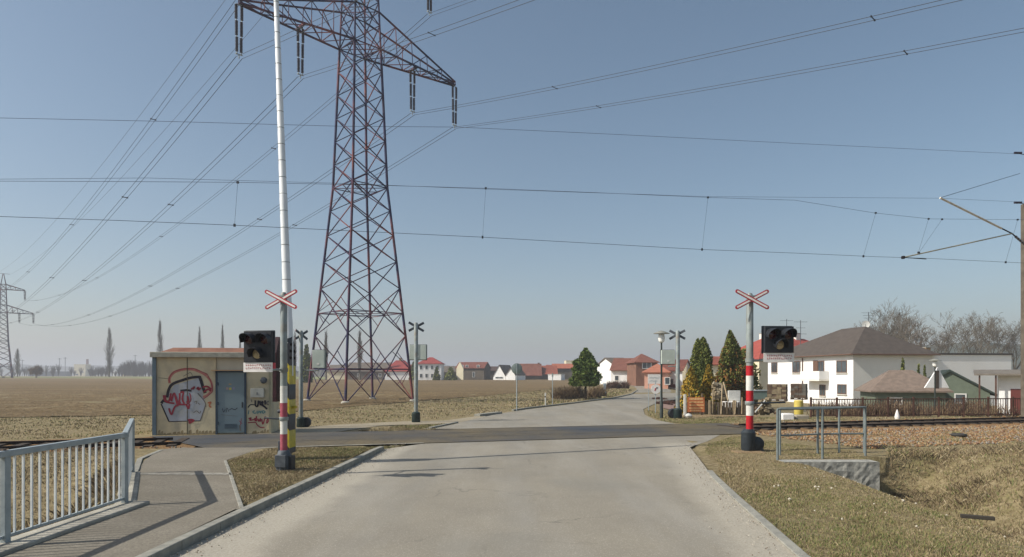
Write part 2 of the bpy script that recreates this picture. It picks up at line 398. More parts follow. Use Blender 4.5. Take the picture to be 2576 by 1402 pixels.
struct(drape('path', [G(610, 1097), G(672, 1089), G(745, 1077), G(840, 1070), G(940, 1065), G(1010, 1061), G(1120, 1059), G(1215, 1046), G(1230, 1052), G(1150, 1066.5), G(1080, 1068), G(960, 1072), G(900, 1079), G(850, 1088), G(800, 1093)], 0.016, M_PATH, dy=.5))
struct(drape('path', [G(1700, 1053), G(1716, 1045), G(1900, 1044), G(1910, 1050), G(1790, 1056)], 0.012, M_DIRT, dy=.5))
struct(drape('path', [G(1722, 1030), G(1668, 1026), G(1665, 1014), G(1770, 1004), G(1775, 1030)], 0.045, mat('reddish_paving', hexc('a08376'), hexc('8f7468'), 5, 0.9), dy=.5))
# concrete kerb along the left side of the road
k = MB()
yk = [3 + i * 1.0 for i in range(16)] + [18.9]
for a, b in zip(yk, yk[1:]):
    g0 = 0.006
    for w0, w1, z1 in [(0, 0.15, 0.125)]:
        def zz(y): return 0.125 * ss((19.6 - y) / 1.6 + 0.25)
        a2, b2 = a + g0, b - g0
        k.add([(kx(a2), a2, -.05), (kx(a2) - .15, a2, -.05), (kx(a2) - .15, a2, zz(a2)), (kx(a2), a2, zz(a2)), (kx(b2), b2, -.05), (kx(b2) - .15, b2, -.05), (kx(b2) - .15, b2, zz(b2)), (kx(b2), b2, zz(b2))],
              [(0, 1, 2, 3), (4, 7, 6, 5), (0, 3, 7, 4), (1, 5, 6, 2), (3, 2, 6, 7), (0, 4, 5, 1)], M_KERB)
tag(k.build('kerb', bevel=.012), 'grey stone kerb between the left pavement and the road in the foreground', 'kerb')
def kerb_line(pts, w, h, label, zb=0.0, n_=0):
    k = MB()
    for (a, b) in zip(pts, pts[1:]):
        a, b = Vector(a), Vector(b); d = (b - a); L = d.length; d.normalize(); nn = Vector((-d.y, d.x)) * w / 2
        m = max(1, int(L / 1.0))
        for i in range(m):
            p = a + d * (L * i / m + .006); q = a + d * (L * (i + 1) / m - .006)
            zp = H(p.x, p.y) + zb; zq = H(q.x, q.y) + zb
            k.add([(*(p + nn), zp - .08), (*(p - nn), zp - .08), (*(p - nn), zp + h), (*(p + nn), zp + h), (*(q + nn), zq - .08), (*(q - nn), zq - .08), (*(q - nn), zq + h), (*(q + nn), zq + h)],
                  [(0, 1, 2, 3), (4, 7, 6, 5), (0, 3, 7, 4), (1, 5, 6, 2), (3, 2, 6, 7), (0, 4, 5, 1)], M_KERB)
    return tag(k.build('kerb', bevel=.01), label, 'kerb')
kerb_line([(rx(y) + .02, y) for y in (4, 7.7, 11.2, 13.8, 14.6)], .14, .035, 'low worn kerb along the right edge of the road beside the grass')
kerb_line([G(1082, 1080.5), G(1150, 1066)], .13, .09, 'short kerb beside the grass island beyond the crossing')
kerb_line([G(1200, 1048.5), G(1256, 1042)], .35, .13, 'short pale concrete kerb block where the path meets the road')
kerb_line([G(1290, 1034.5), G(1335, 1028), G(1400, 1020.5), G(1480, 1010.5), G(1540, 1003), G(1588, 993), G(1603, 985)], .14, .10, 'long low kerb along the far left side of the bending road')
kerb_line([G(468, 1131), G(405, 1143), G(352, 1161, .05), G(343, 1185, .08), G(328, 1215, .1)], .12, .03, 'pale edging stones along the pavement behind the railing')
kerb_line([G(567, 1160, .1), G(580, 1195, .1), G(608, 1280, .1)], .07, .02, 'thin pale edging between the pavement and the grass triangle')
# ploughed field
def fnear(x):
    pts = [(-400, 40), (-26, 33), (-13, 36.5), (-10.5, 46), (.5, 78), (12, 115), (30, 190)]
    for (a, b), (c, d) in zip(pts, pts[1:]):
        if a <= x <= c: return b + (d - b) * (x - a) / (c - a)
    return 200
def ffar(x): return 206 + (0 if x > -110 else min(60, (-110 - x) * .5))
fx = [-400, -330, -280, -230, -190, -160, -130, -105, -85, -70] + axis([(-60, -30, 1.2), (-30, 0, .6), (0, 30, 1.2)])
rows = 90; fv = []
for j in range(rows + 1):
    t = (j / rows) ** 2.2
    for x in fx:
        a, b = fnear(x), ffar(x); y = a + (b - a) * t
        amp = 0.09 * (1 - ss((y - 60) / 60)) * (ss(t * 30))
        fv.append((x, y, H(x, y) + 0.035 + random.uniform(-amp, amp) + 0.03 * noise2(x, y)))
nn_ = len(fx)
fm = MB(); fm.add(fv, [(j * nn_ + i, j * nn_ + i + 1, (j + 1) * nn_ + i + 1, (j + 1) * nn_ + i) for j in range(rows) for i in range(nn_ - 1)], M_FIELD)
struct(fm.build('ploughed_field', fix=False))
struct(drape('green_field', [(-420, 268), (-150, 262), (-112, 212), (-60, 212), (-60, 330), (-420, 420)], 0.06, M_FARFIELD, dy=4, dx=6))
# ballast bed
def ballast(s0, s1, o0, o1, nm):
    mb = MB(); n = int((s1 - s0) / .5); offs = [o0, o0 * .75, -1.9, -1.6, -.8, 0, .8, 1.6, 1.9, o1]
    vs = []
    for i in range(n + 1):
        s = s0 + (s1 - s0) * i / n
        for j, o in enumerate(offs):
            jit = random.uniform(-.25, .25) if j in (0, len(offs) - 1) else 0
            x, y = trk(s, o + jit)
            z = {0: .0, 1: .03, 2: .05, 3: .06, 4: .06, 5: .06, 6: .06, 7: .05, 8: .04, 9: -.005}[j] + random.uniform(-.012, .012) - .08
            if j in (0, 9): z = H(x, y) - .02
            if j == 1: z = max(z, H(x, y) + .015)
            vs.append((x, y, z + .02))
    w = len(offs)
    mb.add(vs, [(i * w + j, i * w + j + 1, (i + 1) * w + j + 1, (i + 1) * w + j) for i in range(n) for j in range(w - 1)], M_BALLAST)
    return struct(mb.build(nm, fix=False))
ballast(-60, -10.2, -2.9, 2.4, 'ballast')
ballast(9.3, 70, -6.8, 2.4, 'ballast')
# track: one railway track thing (rails, sleepers)
tr = thing('railway_track', 'single rusty railway track running from left to right over the level crossing', 'railway track', (0, 24, 0))
def rail(off, s0, s1, zt):
    mb = MB(); n = max(2, int((s1 - s0) / 3))
    prof = [(-.035, 0), (.035, 0), (.035, -.045), (.012, -.06), (.012, -.13), (.07, -.15), (-.07, -.15), (-.012, -.13), (-.012, -.06), (-.035, -.045)]
    vs = []
    for i in range(n + 1):
        s = s0 + (s1 - s0) * i / n
        for (o, z) in prof: x, y = trk(s, off + o); vs.append((x, y, z + zt))
    w = len(prof)
    mb.add(vs, [(i * w + j, i * w + (j + 1) % w, (i + 1) * w + (j + 1) % w, (i + 1) * w + j) for i in range(n) for j in range(w)] + [tuple(range(w)), tuple(range(n * w + w - 1, n * w - 1, -1))], M_RUST)
    return mb.build('rail', tr, world=True, smooth=False)
for off in (-.8, .8):
    rail(off, -70, -10.7 - .5 * (off > 0), .10); rail(off, 9.35 + .7 * (off > 0), 75, .10)
fl = MB()
for off in (-.8, .8):
    for d in (0, .07):
        pass
    x0, y0 = trk(-10.4, off); x1, y1 = trk(8.9, off)
    fl.add([(*trk(-10.6, off - .03), .030), (*trk(9.2, off - .03), .030), (*trk(9.2, off + .03), .030), (*trk(-10.6, off + .03), .030)], [(0, 1, 2, 3)], M_ASPH_DARK)
fl.build('flush_rail_strip', tr, world=True, smooth=False, fix=False)
sm = MB()
for rng_ in ((-45, -10.6), (9.4, 60)):
    s = rng_[0]
    while s < rng_[1]:
        x, y = trk(s, 0); sm.box((x, y, -.03), (.24, 2.5, .14), M_SLEEP, rz=TA); s += .62
so_ = sm.build('sleepers', tr, world=True, smooth=False); so_['kind'] = 'stuff'

# ================================================================ LEFT RAILING
rl = thing('railing', 'grey steel railing with pale vertical bars on a concrete strip beside the left pavement', 'railing', (-5.85, 7.75, .1))
C0 = Vector((-5.92, 10.2)); C1 = Vector((-7.72, 13.55))
posts = [Vector((-5.92 + .02 * i, 10.2 - 2.43 * i)) for i in range(4)]
zt = 1.10 + .1
for p in posts + [C1]:
    m = MB(); m.box((p.x, p.y, (.06 + zt - .03) / 2), (.065, .09, zt - .03 - .06), M_GALV); m.box((p.x, p.y, .125), (.14, .16, .02), M_GALV); m.build('post', rl, world=True, bevel=.006)
def span(a, b, nb, zo=0.0):
    d = (b - a); L = d.length; d.normalize(); ang = atan2(d.y, d.x)
    c = (a + b) / 2
    m = MB(); m.box((c.x, c.y, zt - .01), (L + .10, .08, .075), M_GALV, rz=ang); m.build('top_rail', rl, world=True, bevel=.008)
    m = MB(); m.box((c.x, c.y, .225), (L - .08, .03, .035), M_GALV, rz=ang); m.build('bottom_rail', rl, world=True)
    for i in range(nb):
        p = a + d * (L * (i + 1) / (nb + 1))
        m = MB(); m.box((p.x, p.y, (.24 + zt - .045) / 2), (.022, .022, zt - .045 - .24), M_BARS, rz=ang); m.build('bar', rl, world=True)
for a, b in zip(posts, posts[1:]): span(a, b, 16)
span(posts[0], C1, 24)
m = MB()
m.box((-5.82, 6.0, .04), (.42, 8.7, .24), M_CONC); m.build('concrete_strip', rl, world=True, bevel=.02)
d = (C1 - C0); c = (C0 + C1) / 2
m = MB(); m.box((c.x, c.y, .03), (d.length + .2, .30, .2), M_CONC, rz=atan2(d.y, d.x)); m.build('concrete_strip', rl, world=True, bevel=.02)

# ================================================================ CROSSING SIGNALS
def band_pole(mb_list, parent, x, y, z0, z1, r, m, name='pole_band'):
    mb_list.lathe([(r, z0), (r, z1)], m, 20, (x, y, 0))
def signal_front(side, label, group, loc, rz, sc, faded):
    """crossing post seen from the front; side = -1 lamp unit hangs left, +1 right. local origin at foot. 1 unit = 120 px of the photo"""
    t = thing('crossing_signal', label, 'crossing signal', loc, rz, group); t.scale = (sc, sc, sc)
    R = M_REDF if faded else M_RED
    base = MB()
    BX = M_GREYBOX if faded else M_DARKBOX
    if faded:
        base.lathe([(.15, 0), (.165, .06), (.165, .30), (.12, .42), (.09, .44)], BX, 8, (0, 0, 0))
        base.box((0, -.11, .22), (.24, .12, .26), BX); base.box((.12, .03, .17), (.16, .2, .3), M_BLACK)
    else:
        base.lathe([(.13, 0), (.15, .05), (.15, .40), (.10, .46), (.09, .47)], BX, 10, (-.03, 0, 0))
        base.lathe([(.10, 0), (.155, .03), (.155, .22), (.13, .27), (.05, .28)], BX, 16, (.13, -.1, .16), axis='Y')
        base.tube([(.12, -.02, .2), (.2, -.04, .08), (.26, -.05, -.06)], [.07, .06, .05], BX, 8)
    base.build('base_box', t, bevel=.008)
    pr = .074
    po = MB(); ztop = 3.78 if faded else 3.3
    if faded: bands = [(.44, .78, R), (.78, 1.09, M_WHITE), (1.12, 1.44, R), (1.44, 1.80, M_WHITE)]
    else: bands = [(.47, .75, R), (.75, 1.0, M_WHITE), (1.02, 1.27, R), (1.27, 1.58, M_WHITE), (1.58, 1.79, R)]
    po.lathe([(pr - .003, .3), (pr - .003, bands[-1][1])], M_GREYP, 20)
    for a, b, mm in bands: po.lathe([(pr, a), (pr, b)], mm, 20)
    a = bands[-1][1]
    po.lathe([(pr - .001, a), (pr - .001, ztop - .06), (pr - .03, ztop), (.01, ztop + .01)], M_GREYP, 20)
    po.build('pole', t)
    cb = MB(); zc = 1.105 if faded else 1.01
    cb.lathe([(.088, zc - .04), (.095, zc - .03), (.095, zc + .03), (.088, zc + .04)], M_GREYP, 16)
    cb.tube([(0, -.02, zc), (side * .12, -.05, zc - .0), (side * (.42 if faded else .75), -.02, zc + .015)], .02, M_DARKBOX, 8)
    cb.build('bracket', t)
    # cross
    zx = 3.62 if faded else 3.16
    cr_ = thing('cross_sign', '', ''); 
    del cr_['label']; del cr_['category']
    cr_.parent = t; cr_.location = (.0, -.12, zx)
    hw, hh = .315, .165
    L = 2 * sqrt(hw * hw + hh * hh)
    for sg, yy in ((1, 0), (-1, -.012)):
        a = atan2(hh, hw) * sg
        m = MB(); m.box((0, yy, 0), (L, .010, .085), M_SIGNR, ry=-a)
        for e in (-1, 1): m.lathe([(.0425, -.005), (.0425, .005)], M_SIGNR, 12, (e * L / 2 * cos(a), yy, e * L / 2 * sin(a)), axis='Y')
        m.box((0, yy - .0075, 0), (L, .006, .036), M_SIGNW, ry=-a)
        m.build('cross_arm', cr_)
    m = MB(); m.box((0, .04, .06), (.16, .09, .05), M_GREYP); m.build('clamp', cr_)
    # lamp unit
    ux = side * (.52 if faded else .56); uz0 = 2.34 if faded else 2.06; W_, Hh = .62, (.66 if faded else .55); uy = -.75 if faded else 0.0
    if not faded: ux = .60
    if faded: ux, uz0, W_, Hh = -.155, 2.285, .585, .63
    ub = MB(); zc2 = uz0 + Hh / 2
    ub.box((ux, uy, zc2), (W_, .15, Hh), M_BLACK); ub.box((ux, uy + .05, zc2), (W_ + .03, .05, Hh + .03), M_DARKBOX)
    ub.build('lamp_housing', t, bevel=.01)
    def lamp(x, z, lens):
        h = MB(); n = 14; ro, ri, Lh = .130, .122, .27
        vs = []; 
        a0, a1 = (-25, 205)
        for r_ in (ro, ri):
            for k in range(n + 1):
                a = radians(a0 + (a1 - a0) * k / n); f = .55 + .45 * max(0, sin(a))
                vs += [(x + r_ * cos(a), uy - .075, z + r_ * sin(a)), (x + r_ * cos(a), uy - .075 - Lh * f, z + r_ * sin(a) - .02)]
        o = 2 * (n + 1); fs = []
        for k in range(n):
            fs.append((2 * k, 2 * k + 1, 2 * k + 3, 2 * k + 2)); fs.append((o + 2 * k, o + 2 * k + 2, o + 2 * k + 3, o + 2 * k + 1)); fs.append((2 * k + 1, o + 2 * k + 1, o + 2 * k + 3, 2 * k + 3))
        h.add(vs, fs, M_BLACK); hh_ = h.build('hood', t, fix=False)
        l = MB(); l.lathe([(.0, -.02), (.06, -.015), (.095, .0), (.105, .012)], lens, 20, (x, uy - .088, z), axis='Y'); l.build('lamp', t)
        l = MB(); l.lathe([(.122, 0), (.122, .012)], M_BLACK, 20, (x, uy - .084, z), axis='Y')
        l.build('lamp_rim', t)
    lamp(ux - .165, uz0 + Hh - .17, M_LENSR); lamp(ux + .165, uz0 + Hh - .17, M_LENSR); lamp(ux, uz0 + .17, M_LENSW)
    pl = MB(); pl.box((ux, uy - .05, uz0 - .10), (W_ + .03, .01, .19), M_SIGNW)
    # faint red lettering too weathered to read: short strokes
    tx = pl; random.seed(5)
    for row, zr in enumerate((-.06, -.12)):
        x = -.25
        while x < .27:
            w = random.uniform(.018, .03)
            tx.box((ux + x, uy - .057, uz0 + zr), (.007, .003, .035), M_SIGNR); tx.box((ux + x + w * .6, uy - .057, uz0 + zr + random.choice((.014, -.014, 0))), (w, .003, .007), M_SIGNR)
            x += w + .022
    tx.build('text_plate', t, smooth=False)
    if faded:
        r = MB(); r.box((ux + .31, uy - .03, uz0 - .07), (.10, .02, .12), M_SIGNR); r.build('red_marker', t)
    ar = MB(); za = 2.14 if faded else 1.90
    ar.tube([(0, 0, za), (ux, uy, za)], .022, M_GREYP, 10); ar.tube([(ux, uy, za - .03), (ux, uy, uz0 + .02)], .025, M_GREYP, 10); ar.lathe([(.09, za - .04), (.09, za + .04)], M_GREYP, 14)
    ar.build('arm', t)
    return t
sgL = signal_front(-1, 'crossing signal with grey top, faded red bands and lamps hanging left, beside the raised barrier', 'crossing signals facing the camera', (-4.79, 14.0, .1), radians(-7), .99, True)
rxr, ryr = G(1886, 1136)
sgR = signal_front(1, 'crossing signal with bright red and white bands and dark cast base on the right verge', 'crossing signals facing the camera', (rxr, ryr, 0), radians(3), 1.325, False)
plb = MB(); plb.box((rxr - .12, ryr - .25, .0), (.8, .55, .06), M_DIRT); struct(plb.build('trodden_patch', bevel=.02))

# raised barrier next to the left signal
bx, by = XU(716, 15.8), 15.8
ba = thing('crossing_barrier', 'tall raised white barrier boom with yellow and black counterweight on the grass triangle', 'barrier', (bx, by, .1))
B0 = Vector((XU(726, by), by, 2.1 + (945 - 850) * by / F)); B1 = Vector((XU(692.5, by + 1.5), by + 1.5, 2.1 + (945 + 60) * (by + 1.5) / F))
bm_ = MB(); pts = []; rs = []; n = 22
for i in range(n + 1):
    t = i / n; p = B0.lerp(B1, t); r = .108 - .047 * t
    if i in (8, 14): r += .004
    pts.append(p); rs.append(r)
    pts.append(p.lerp(B1, .006)); rs.append(r - .0045)
bm_.tube([B0 - Vector((0, 0, .9)), *pts], [.108] + rs, mat('boom_white', hexc('e6e8e8'), hexc('d6d9da'), 1.5, .45, .0), 18)
rg = bm_
for i in range(3, 22):
    p = B0.lerp(B1, i / 22 + .012); r = .108 - .047 * (i / 22) + .0015
    rg.tube([p - Vector((0, 0, .007)), p + Vector((0, 0, .007))], r, M_GREYP, 18)
rg.build('boom', ba, world=True)
def blade(u_off, name, z0, z1, striped):
    """counterweight blade, deeper than wide, with a rounded top"""
    w = .085; m = MB(); cx = XU(u_off, by) ; yb = by - .02
    def seg(za, zb, mm, ta=0, tb=0):
        # slanted band
        def wd(z):
            if z > z1 - .42: return w * max(.12, sqrt(max(0, 1 - ((z - (z1 - .42)) / .42) ** 2)))
            return w
        k = 4 if zb > z1 - .45 else 1
        for i in range(k):
            a = za + (zb - za) * i / k; b = za + (zb - za) * (i + 1) / k
            wa, wb = wd(a), wd(b)
            xl = cx - w / 2; da, db = .23 * wa / w, .23 * wb / w
            vs = [(xl, yb - da, a + ta), (xl + w, yb - da, a - ta), (xl + w, yb - db, b - tb), (xl, yb - db, b + tb),
                  (xl, yb + da, a + ta), (xl + w, yb + da, a - ta), (xl + w, yb + db, b - tb), (xl, yb + db, b + tb)]
            m.add(vs, [(0, 1, 2, 3), (4, 7, 6, 5), (0, 4, 5, 1), (3, 2, 6, 7), (0, 3, 7, 4), (1, 5, 6, 2)], mm)
    if striped:
        zs = [z0, z0 + .19, z0 + .60, z0 + .98, z0 + 1.32, z0 + 1.68, z1 - .62, z1]
        ms = [M_YEL, M_STRB, M_YEL, M_STRB, M_YEL, M_STRB, M_STRB]
        ms = [M_STRB, M_YEL, M_STRB, M_YEL, M_STRB, M_YEL, M_STRB]
        N = len(ms)
        for i in range(N): seg(zs[i], zs[i + 1], ms[i], 0 if i == 0 else .06, 0 if i == N - 1 else .06)
    else: seg(z0, z1, M_MAROON)
    m.build(name, ba, world=True)
zz_ = lambda v: EYE + (HZ - v) * by / F
blade(732, 'counterweight', zz_(1139), zz_(848), True)
blade(699.5, 'rear_counterweight', zz_(1010), zz_(848), False)
m = MB(); m.box((bx, by + .02, .28), (.26, .22, .56), M_GREYBOX); m.build('drive_box', ba, world=True, bevel=.01)
m = MB(); m.box((bx + .02, by + .02, .9), (.14, .14, .85), M_GREYBOX); m.tube([(XU(699, by), by, 1.25), (XU(734, by), by, 1.25)], .05, M_GREYBOX, 10); m.build('pivot', ba, world=True, bevel=.01)
m = MB(); m.tube([(XU(733, by), by - .05, zz_(1025)), (XU(748, by), by - .05, zz_(1024))], .03, M_YEL, 10); m.lathe([(.04, 0), (.045, .03), (.03, .06)], M_YEL, 12, (XU(746, by), by - .08, zz_(1027))); m.build('lamp', ba, world=True)

# signals on the far side, seen from behind
def signal_back(name, label, u, v, top, boxu, boxv, hood_side, black, cross_yaw):
    x, y = G(u, v); k = y / F; hgt = (v - top) * k
    t = thing(name, label, 'crossing signal', (x, y, 0), 0, 'crossing signals seen from behind')
    m = MB(); m.lathe([(5.2 * k, 20 * k), (5.2 * k, hgt - 3 * k), (3.5 * k, hgt), (.01, hgt)], M_GREYP, 16); m.build('pole', t)
    b = MB(); BM = mat('dark_green_base', hexc('1c2a2a'), hexc('25332f'), 9, .5)
    b.lathe([(10 * k, 0), (11 * k, 2 * k), (10.5 * k, 24 * k), (6 * k, 27 * k)], BM, 12)
    if black: b.lathe([(12 * k, 0), (13 * k, 3 * k), (13 * k, 12 * k), (10 * k, 15 * k)], M_BLACK, 14, (10 * k * black, 0, 13 * k), axis='Y')
    b.build('base_box', t, bevel=.01)
    cz = hgt - 10 * k
    for sg in (1, -1):
        m = MB(); a = radians(29) * sg
        m.box((0, 0, 0), (44 * k, .02, 6 * k), M_GREYBOX, ry=-a);  # darker grey back, with its back-lit shade put into the colour
        m.box((0, .016, 0), (44 * k, .008, 5.5 * k), M_SIGNR, ry=-a)
        o = m.build('cross_arm', t); o.location = (0, .1 + .012 * sg, cz); o.rotation_euler = (0, 0, cross_yaw)
    bw, bh = (boxu[1] - boxu[0]) * k, (boxv[1] - boxv[0]) * k; bxx = ((boxu[0] + boxu[1]) / 2 - u) * k; bzz = (v - (boxv[0] + boxv[1]) / 2) * k
    m = MB(); m.box((bxx, .06, bzz), (bw, .2, bh), mat('pale_grey_cabinet', hexc('bcc4ba'), hexc('acb4aa'), 2, .6)); m.box((bxx, .19, bzz), (bw + .04, .06, bh + .05), M_BLACK); m.build('lamp_housing', t, bevel=.01)
    for dx, dz in ((-bw * .27, bh * .22), (bw * .27, bh * .22), (0, -bh * .25)):
        m = MB(); m.lathe([(.12, 0), (.12, .26), (.10, .26), (.10, .02)], M_BLACK, 14, (bxx + dx, .2, bzz + dz), axis='Y'); m.build('hood', t)
    m = MB(); za = (v - boxv[1] - 6) * k; m.tube([(0, 0, za), (bxx, 0, za), (bxx, .05, za + 8 * k)], .03, M_GREYP, 8); m.build('arm', t)
    if hood_side:
        m = MB(); m.box((bxx, -.045, bzz - bh * .28), (.1, .01, .07), M_WHITE); m.build('number_plate', t)
    return t
signal_back('crossing_signal', 'grey-backed crossing signal with its box hanging right, in front of the red-roofed house', 1046.5, 1063, 812, (1030, 1072), (868, 905), 1, 0, radians(20))
signal_back('crossing_signal', 'grey-backed crossing signal standing left of the pylon, black rounded base', 757, 1076, 832, (786, 816), (881, 926), 1, 1, radians(60))
signal_back('crossing_signal', 'grey-backed crossing signal with its box hanging left, beside the street lamp beyond the crossing', 1705, 1054, 832, (1664, 1698), (881, 916), 1, -1, radians(-15))

# ================================================================ RAILWAY HUT
hx0, hy0 = G(388, 1094.5); hx1, hy1 = G(674, 1092); hw_ = sqrt((hx1 - hx0) ** 2 + (hy1 - hy0) ** 2)
hut = thing('signal_hut', 'small beige rendered railway hut with graffiti, grey-blue door and orange roof', 'hut', ((hx0 + hx1) / 2 + .08, (hy0 + hy1) / 2, 0), atan2(hy1 - hy0, hx1 - hx0) + radians(4))
q = hw_ / 286.0       # metres per photo pixel on the front wall
M_REND = mat('beige_render', hexc('d3c5a4'), hexc('c6b796'), 1.6, .9, bump=.3, bscale=30, c3=hexc('aba08a'), scale3=2.2)
def hp(u, v): return ((u - 531) * q, (1093.5 - v) * q)
dep = 1.7; htop = hp(0, 892)[1]
w = MB()
w.box((-hw_ / 2 + (536 - 388) * q / 2, dep / 2, htop / 2), ((536 - 388) * q, dep, htop), M_REND)
xd0, xd1 = hp(536, 0)[0], hp(612, 0)[0]; zd = hp(0, 930)[1]
w.box(((xd0 + xd1) / 2, dep / 2 + .03, htop / 2), (xd1 - xd0, dep - .06, htop - .004), mat('door_lintel_panel', hexc('c2bba8'), hexc('b2ab99'), 2, .9))
w.box(((xd1 + hw_ / 2) / 2, dep / 2, htop / 2), (hw_ / 2 - xd1, dep, htop), M_REND)
w.build('wall', hut, bevel=.01)
m = MB(); m.box((-hw_ / 2 - .01, -.0, htop / 2), (.12, .14, htop), mat('blue_grey_paint', hexc('5f707b'), hexc('526470'), 3, .6)); m.build('corner_post', hut)
m = MB(); m.box((hw_ / 2 - .03, -.005, htop / 2), (.08, .05, htop), mat('pale_corner_strip', hexc('a8a184'), hexc('989178'), 3, .8))
m.build('corner_post', hut)
m = MB(); jx = hp(466, 0)[0]; m.box((jx, -.004, htop / 2), (.025, .012, htop - .02), mat('panel_joint', hexc('5c5443'), rough=.9)); m.build('panel_joint', hut)
fz = htop
m = MB(); m.box((0, dep / 2 - .02, fz + .09), (hw_ + .24, dep + .3, .19), mat('roof_fascia', hexc('a9a698'), hexc('949184'), 5, .9, bump=.4, bscale=30)); m.build('roof_edge', hut, bevel=.015)
m = MB(); a, b, c_ = hw_ / 2 - .12, dep - .12, fz + .186
m.add([(-a, .1, c_), (a, .1, c_), (a, b, c_), (-a, b, c_), (-a + .3, .6, c_ + .18), (a - .3, .6, c_ + .18), (a - .3, b - .5, c_ + .18), (-a + .3, b - .5, c_ + .18)],
      [(0, 1, 5, 4), (1, 2, 6, 5), (2, 3, 7, 6), (3, 0, 4, 7), (4, 5, 6, 7), (3, 2, 1, 0)], mat('rusty_orange_roof', hexc('8a6350'), hexc('775243'), 2.5, .85))
m.build('roof', hut, smooth=False)
M_DOOR = mat('hut_door_paint', hexc('74858b'), hexc('6a7a82'), 1.4, .55, bump=.1, c3=hexc('82908f'))
m = MB(); m.box(((xd0 + xd1) / 2 - .0, -.012, zd / 2 + .02), (xd1 - xd0 - .12, .05, zd - .06), M_DOOR); dr = m.build('door', hut, bevel=.008)
fr = MB(); M_DF = mat('door_frame_dark', hexc('2d3b4a'), hexc('364653'), 3, .6)
fr.box((xd0 + .03, -.02, zd / 2), (.06, .08, zd), M_DF); fr.box((xd1 - .03, -.02, zd / 2), (.06, .08, zd), M_DF); fr.box(((xd0 + xd1) / 2, -.02, zd + .015), (xd1 - xd0, .08, .05), M_DF); fr.build('door_frame', hut)
fr = MB(); fr.box(((xd0 + xd1) / 2, -.1, zd + .06), (xd1 - xd0 + .2, .24, .03), mat('tan_metal', hexc('b38f6a'), rough=.6)); fr.build('canopy', hut)
for zh in (.4, 1.1, 1.8):
    hg = MB(); hg.box((xd0 + .085, -.045, zh), (.05, .03, .11), M_DF); hg.build('hinge', dr)
vg = MB()
for i in range(5): vg.box(((xd0 + xd1) / 2, -.042, .22 + i * .035), (.42, .012, .014), M_DF)
vg.build('vent', dr)
bg_ = MB(); random.seed(8); x_ = -hw_ / 2 + .08
while x_ < hw_ / 2 - .1:
    w_ = random.uniform(.08, .22); h2 = random.uniform(.05, .2)
    if not (xd0 - .1 < x_ < xd1 + .02): bg_.add([(x_, -.0025, .0), (x_ + w_, -.0025, .0), (x_ + w_ * .8, -.0025, h2), (x_ + w_ * .25, -.0025, h2 * .8)], [(0, 1, 2, 3)], mat('splash_dirt', hexc('9b8c6c'), hexc('85775c'), 9, .95))
    x_ += w_ * .9
bg_.build('splash_dirt', hut, smooth=False, fix=False)
h_ = MB(); h_.box((xd1 - .13, -.05, 1.05), (.03, .03, .2), M_BLACK); h_.build('handle', dr)
for (u, v, c) in ((565, 973, 'a58a83'), (572.5, 974, 'c3b84f'), (581, 973, '8a86a0'), (572, 962, 'b09468')):
    x, z = hp(u, v); s_ = MB(); s_.box((x, -.0395, z), (.075 if c != 'b09468' else .09, .003, .08 if c != 'b09468' else .04), mat('sticker_' + c, hexc(c), rough=.6)); s_.build('sticker', dr)
cb = MB(); x, z = hp(641, 985); cb.box((x, -.08, z), (.5 * .9, .16, .32), mat('meter_box', hexc('b5b4aa'), hexc('a3a298'), 4, .6)); cb.box((x, -.165, z - .02), (.03, .01, .09), M_GREYBOX); cb.build('meter_box', hut, bevel=.01)
cb = MB(); x, z = hp(656, 952); cb.lathe([(.0, -.1), (.09, -.09), (.12, .0)], M_GREYBOX, 14, (x, -.05, z), axis='Y'); cb.box((x, -.03, z), (.16, .06, .16), M_GREYBOX); cb.build('wall_lamp', hut)
# step of weeds/dark gap along the base
# graffiti: strokes standing 2-4 mm off the wall; pixel coordinates of the wall -> wall plane
GZ = (540, 1240, 5.84)        # zoom origin and scale used while measuring the mural
def gz(x, y): return hp((GZ[0] + x / GZ[2]) / 1.37, (GZ[1] + y / GZ[2]) / 1.37)
GRAF = [0]
def stroke(mb, pts, w, m, depth=None, conv=gz):
    p2 = [Vector(conv(*p)) for p in pts]; n = len(p2); L, R_ = [], []
    GRAF[0] += 1; dpt = -.004 - .0006 * (GRAF[0] % 40) if depth is None else depth
    for i, p in enumerate(p2):
        t = (p2[min(i + 1, n - 1)] - p2[max(i - 1, 0)]).normalized(); nn = Vector((-t.y, t.x)) * (w * q / GZ[2] / 1.37 / 2 if conv is gz else w * q / 2)
        L.append((p.x + nn.x, dpt, p.y + nn.y)); R_.append((p.x - nn.x, dpt, p.y - nn.y))
    mb.add(L + R_, [(i, i + 1, n + i + 1, n + i) for i in range(n - 1)], m)
def poly(mb, pts, m, d, conv=gz):
    mb.add([(conv(*p)[0], d, conv(*p)[1]) for p in pts], [tuple(range(len(pts)))], m)
S_SIL = mat('spray_silver', hexc('a4a7ae'), hexc('b0b3b8'), 2.5, .7, c3=hexc('9b9a8f'), scale3=3)
S_BLK = mat('spray_black', hexc('28222b'), rough=.7); S_RED = mat('spray_red', hexc('9c2f3d'), hexc('86303c'), 9, .7); S_PINK = mat('spray_pale_red', hexc('c07f72'), hexc('ae6b60'), 9, .8)
S_OR = mat('spray_orange', hexc('b06a4a'), rough=.8); S_TEAL = mat('spray_teal', hexc('5f8683'), rough=.8); S_BR = mat('spray_dull', hexc('6d675f'), rough=.8)
